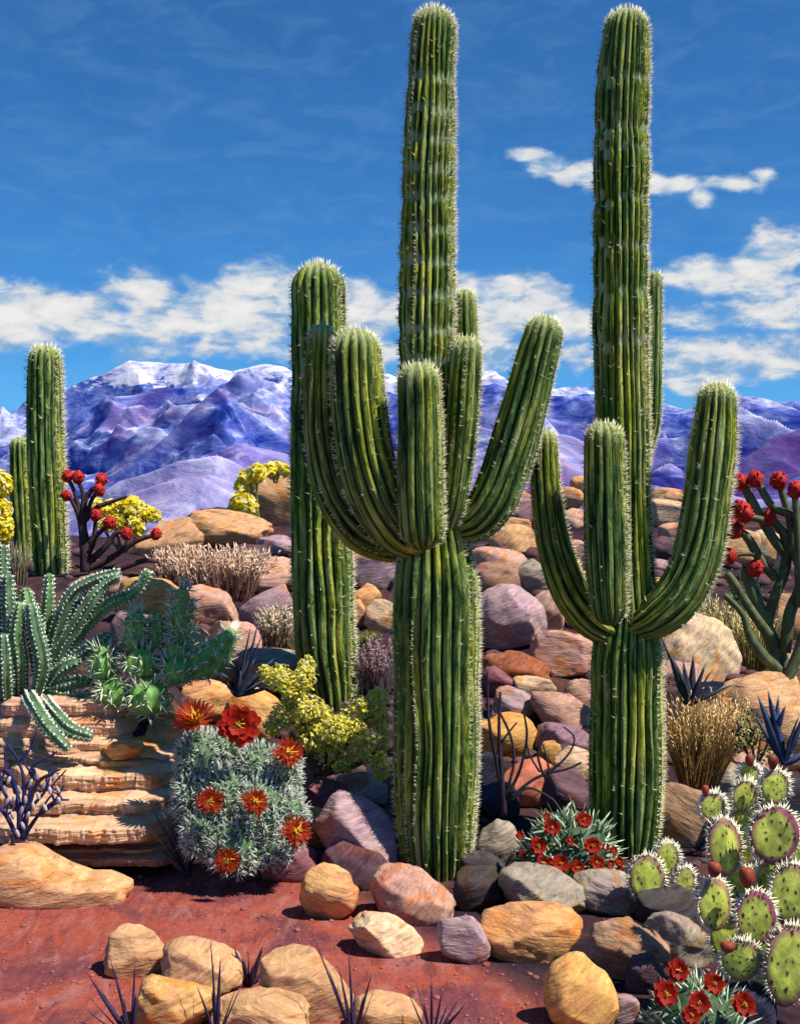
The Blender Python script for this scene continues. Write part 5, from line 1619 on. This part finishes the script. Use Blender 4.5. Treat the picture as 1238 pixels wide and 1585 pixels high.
blue_paths = [[(35, 1298, 7), (45, 1250, 5), (60, 1210, 4), (95, 1190, 2.5)], [(30, 1298, 7), (30, 1250, 6), (20, 1205, 5), (8, 1190, 4)], [(35, 1298, 6), (60, 1262, 4), (85, 1240, 3), (108, 1238, 2)], [(28, 1298, 6), (10, 1262, 5), (-10, 1240, 4)],
              [(32, 1280, 5), (38, 1220, 4), (30, 1180, 3), (5, 1142, 2)], [(48, 1250, 4), (70, 1225, 3), (78, 1200, 2)], [(40, 1260, 4), (52, 1200, 3), (55, 1190, 2)], [(20, 1250, 4), (4, 1220, 4), (-8, 1190, 3)], [(58, 1262, 4), (80, 1248, 3), (100, 1215, 2)]]
_r = random.Random(4)
for _p in list(blue_paths):
    for _k in range(2):
        _a = _p[min(len(_p) - 2, _k + 1)]
        blue_paths.append([(_a[0], _a[1], 3), (_a[0] + _r.uniform(-16, 20), _a[1] - _r.uniform(12, 26), 2.2), (_a[0] + _r.uniform(-26, 34), _a[1] - _r.uniform(28, 52), 1.6)])
T_ = bare_bush('twiggy_shrub', blue_paths, 8.75, (.022, .022, .085), 'deep blue twiggy shrub with pale seed pods before the lower ledge', 'shrub')
for i, (u, v) in enumerate([(28, 1290), (36, 1278), (20, 1262), (44, 1262), (52, 1248), (40, 1238), (12, 1240), (60, 1232), (30, 1222), (68, 1216), (48, 1212), (84, 1204), (78, 1224), (14, 1208), (22, 1236), (90, 1222), (58, 1200), (34, 1254), (8, 1222), (70, 1250), (92, 1240)]):
    V, T = ICO[2]
    mb = MB()
    a = RNG.uniform(-.5, .5)
    q = V * np.array((3.0, 2.6, 7.0)) / FPX * 8.7
    q = np.stack([q[:, 0] * math.cos(a) - q[:, 2] * math.sin(a), q[:, 1], q[:, 0] * math.sin(a) + q[:, 2] * math.cos(a)], 1)
    mb.add(q + P(u, v, 8.68), None, T, np.array((.42, .38, .38)) * RNG.uniform(.7, 1.1))
    mb.build('seed_pod', M_LEAF, T_)


# small bushy green plants
def leafy(name, u, v, w, h, d, n, cols, label, seed, size=.03):
    t = empty(name, P(u, v + h / 2, d), label, 'shrub')
    rng = np.random.default_rng(seed)
    branchy(t, [[(u + rng.uniform(-w, w) * .1, v + h / 2, 2.5), (u + k * w * .3, v, 2), (u + k * w * .42, v - h * .4, 1.5)] for k in (-1, -.3, .4, 1)], d, (.10, .07, .04))
    for i in range(5):
        clump(t, 'foliage', P(u + rng.uniform(-.3, .3) * w, v + rng.uniform(-.3, .25) * h, d + rng.uniform(-.05, .05)), np.array((w * .25, w * .2, h * .28)) / FPX * d, int(n / 5), cols, seed + i, size, mat=M_LEAF)
    return t


leafy('leafy_shrub', 1168, 1150, 66, 90, 9.3, 300, [(.16, .18, .05), (.26, .27, .08), (.09, .11, .04)], 'olive leafy sprig between golden grass and largest tan boulder', 5)
leafy('leafy_shrub', 1150, 912, 60, 70, 12.3, 260, [(.06, .14, .04), (.10, .19, .06), (.04, .09, .03)], 'dark green leafy plant behind the lower cholla branches', 6)
leafy('leafy_shrub', 18, 930, 60, 110, 12.0, 320, [(.05, .14, .04), (.09, .20, .06), (.03, .08, .03)], 'green leafy plant behind the trailing cereus at the picture edge', 7)
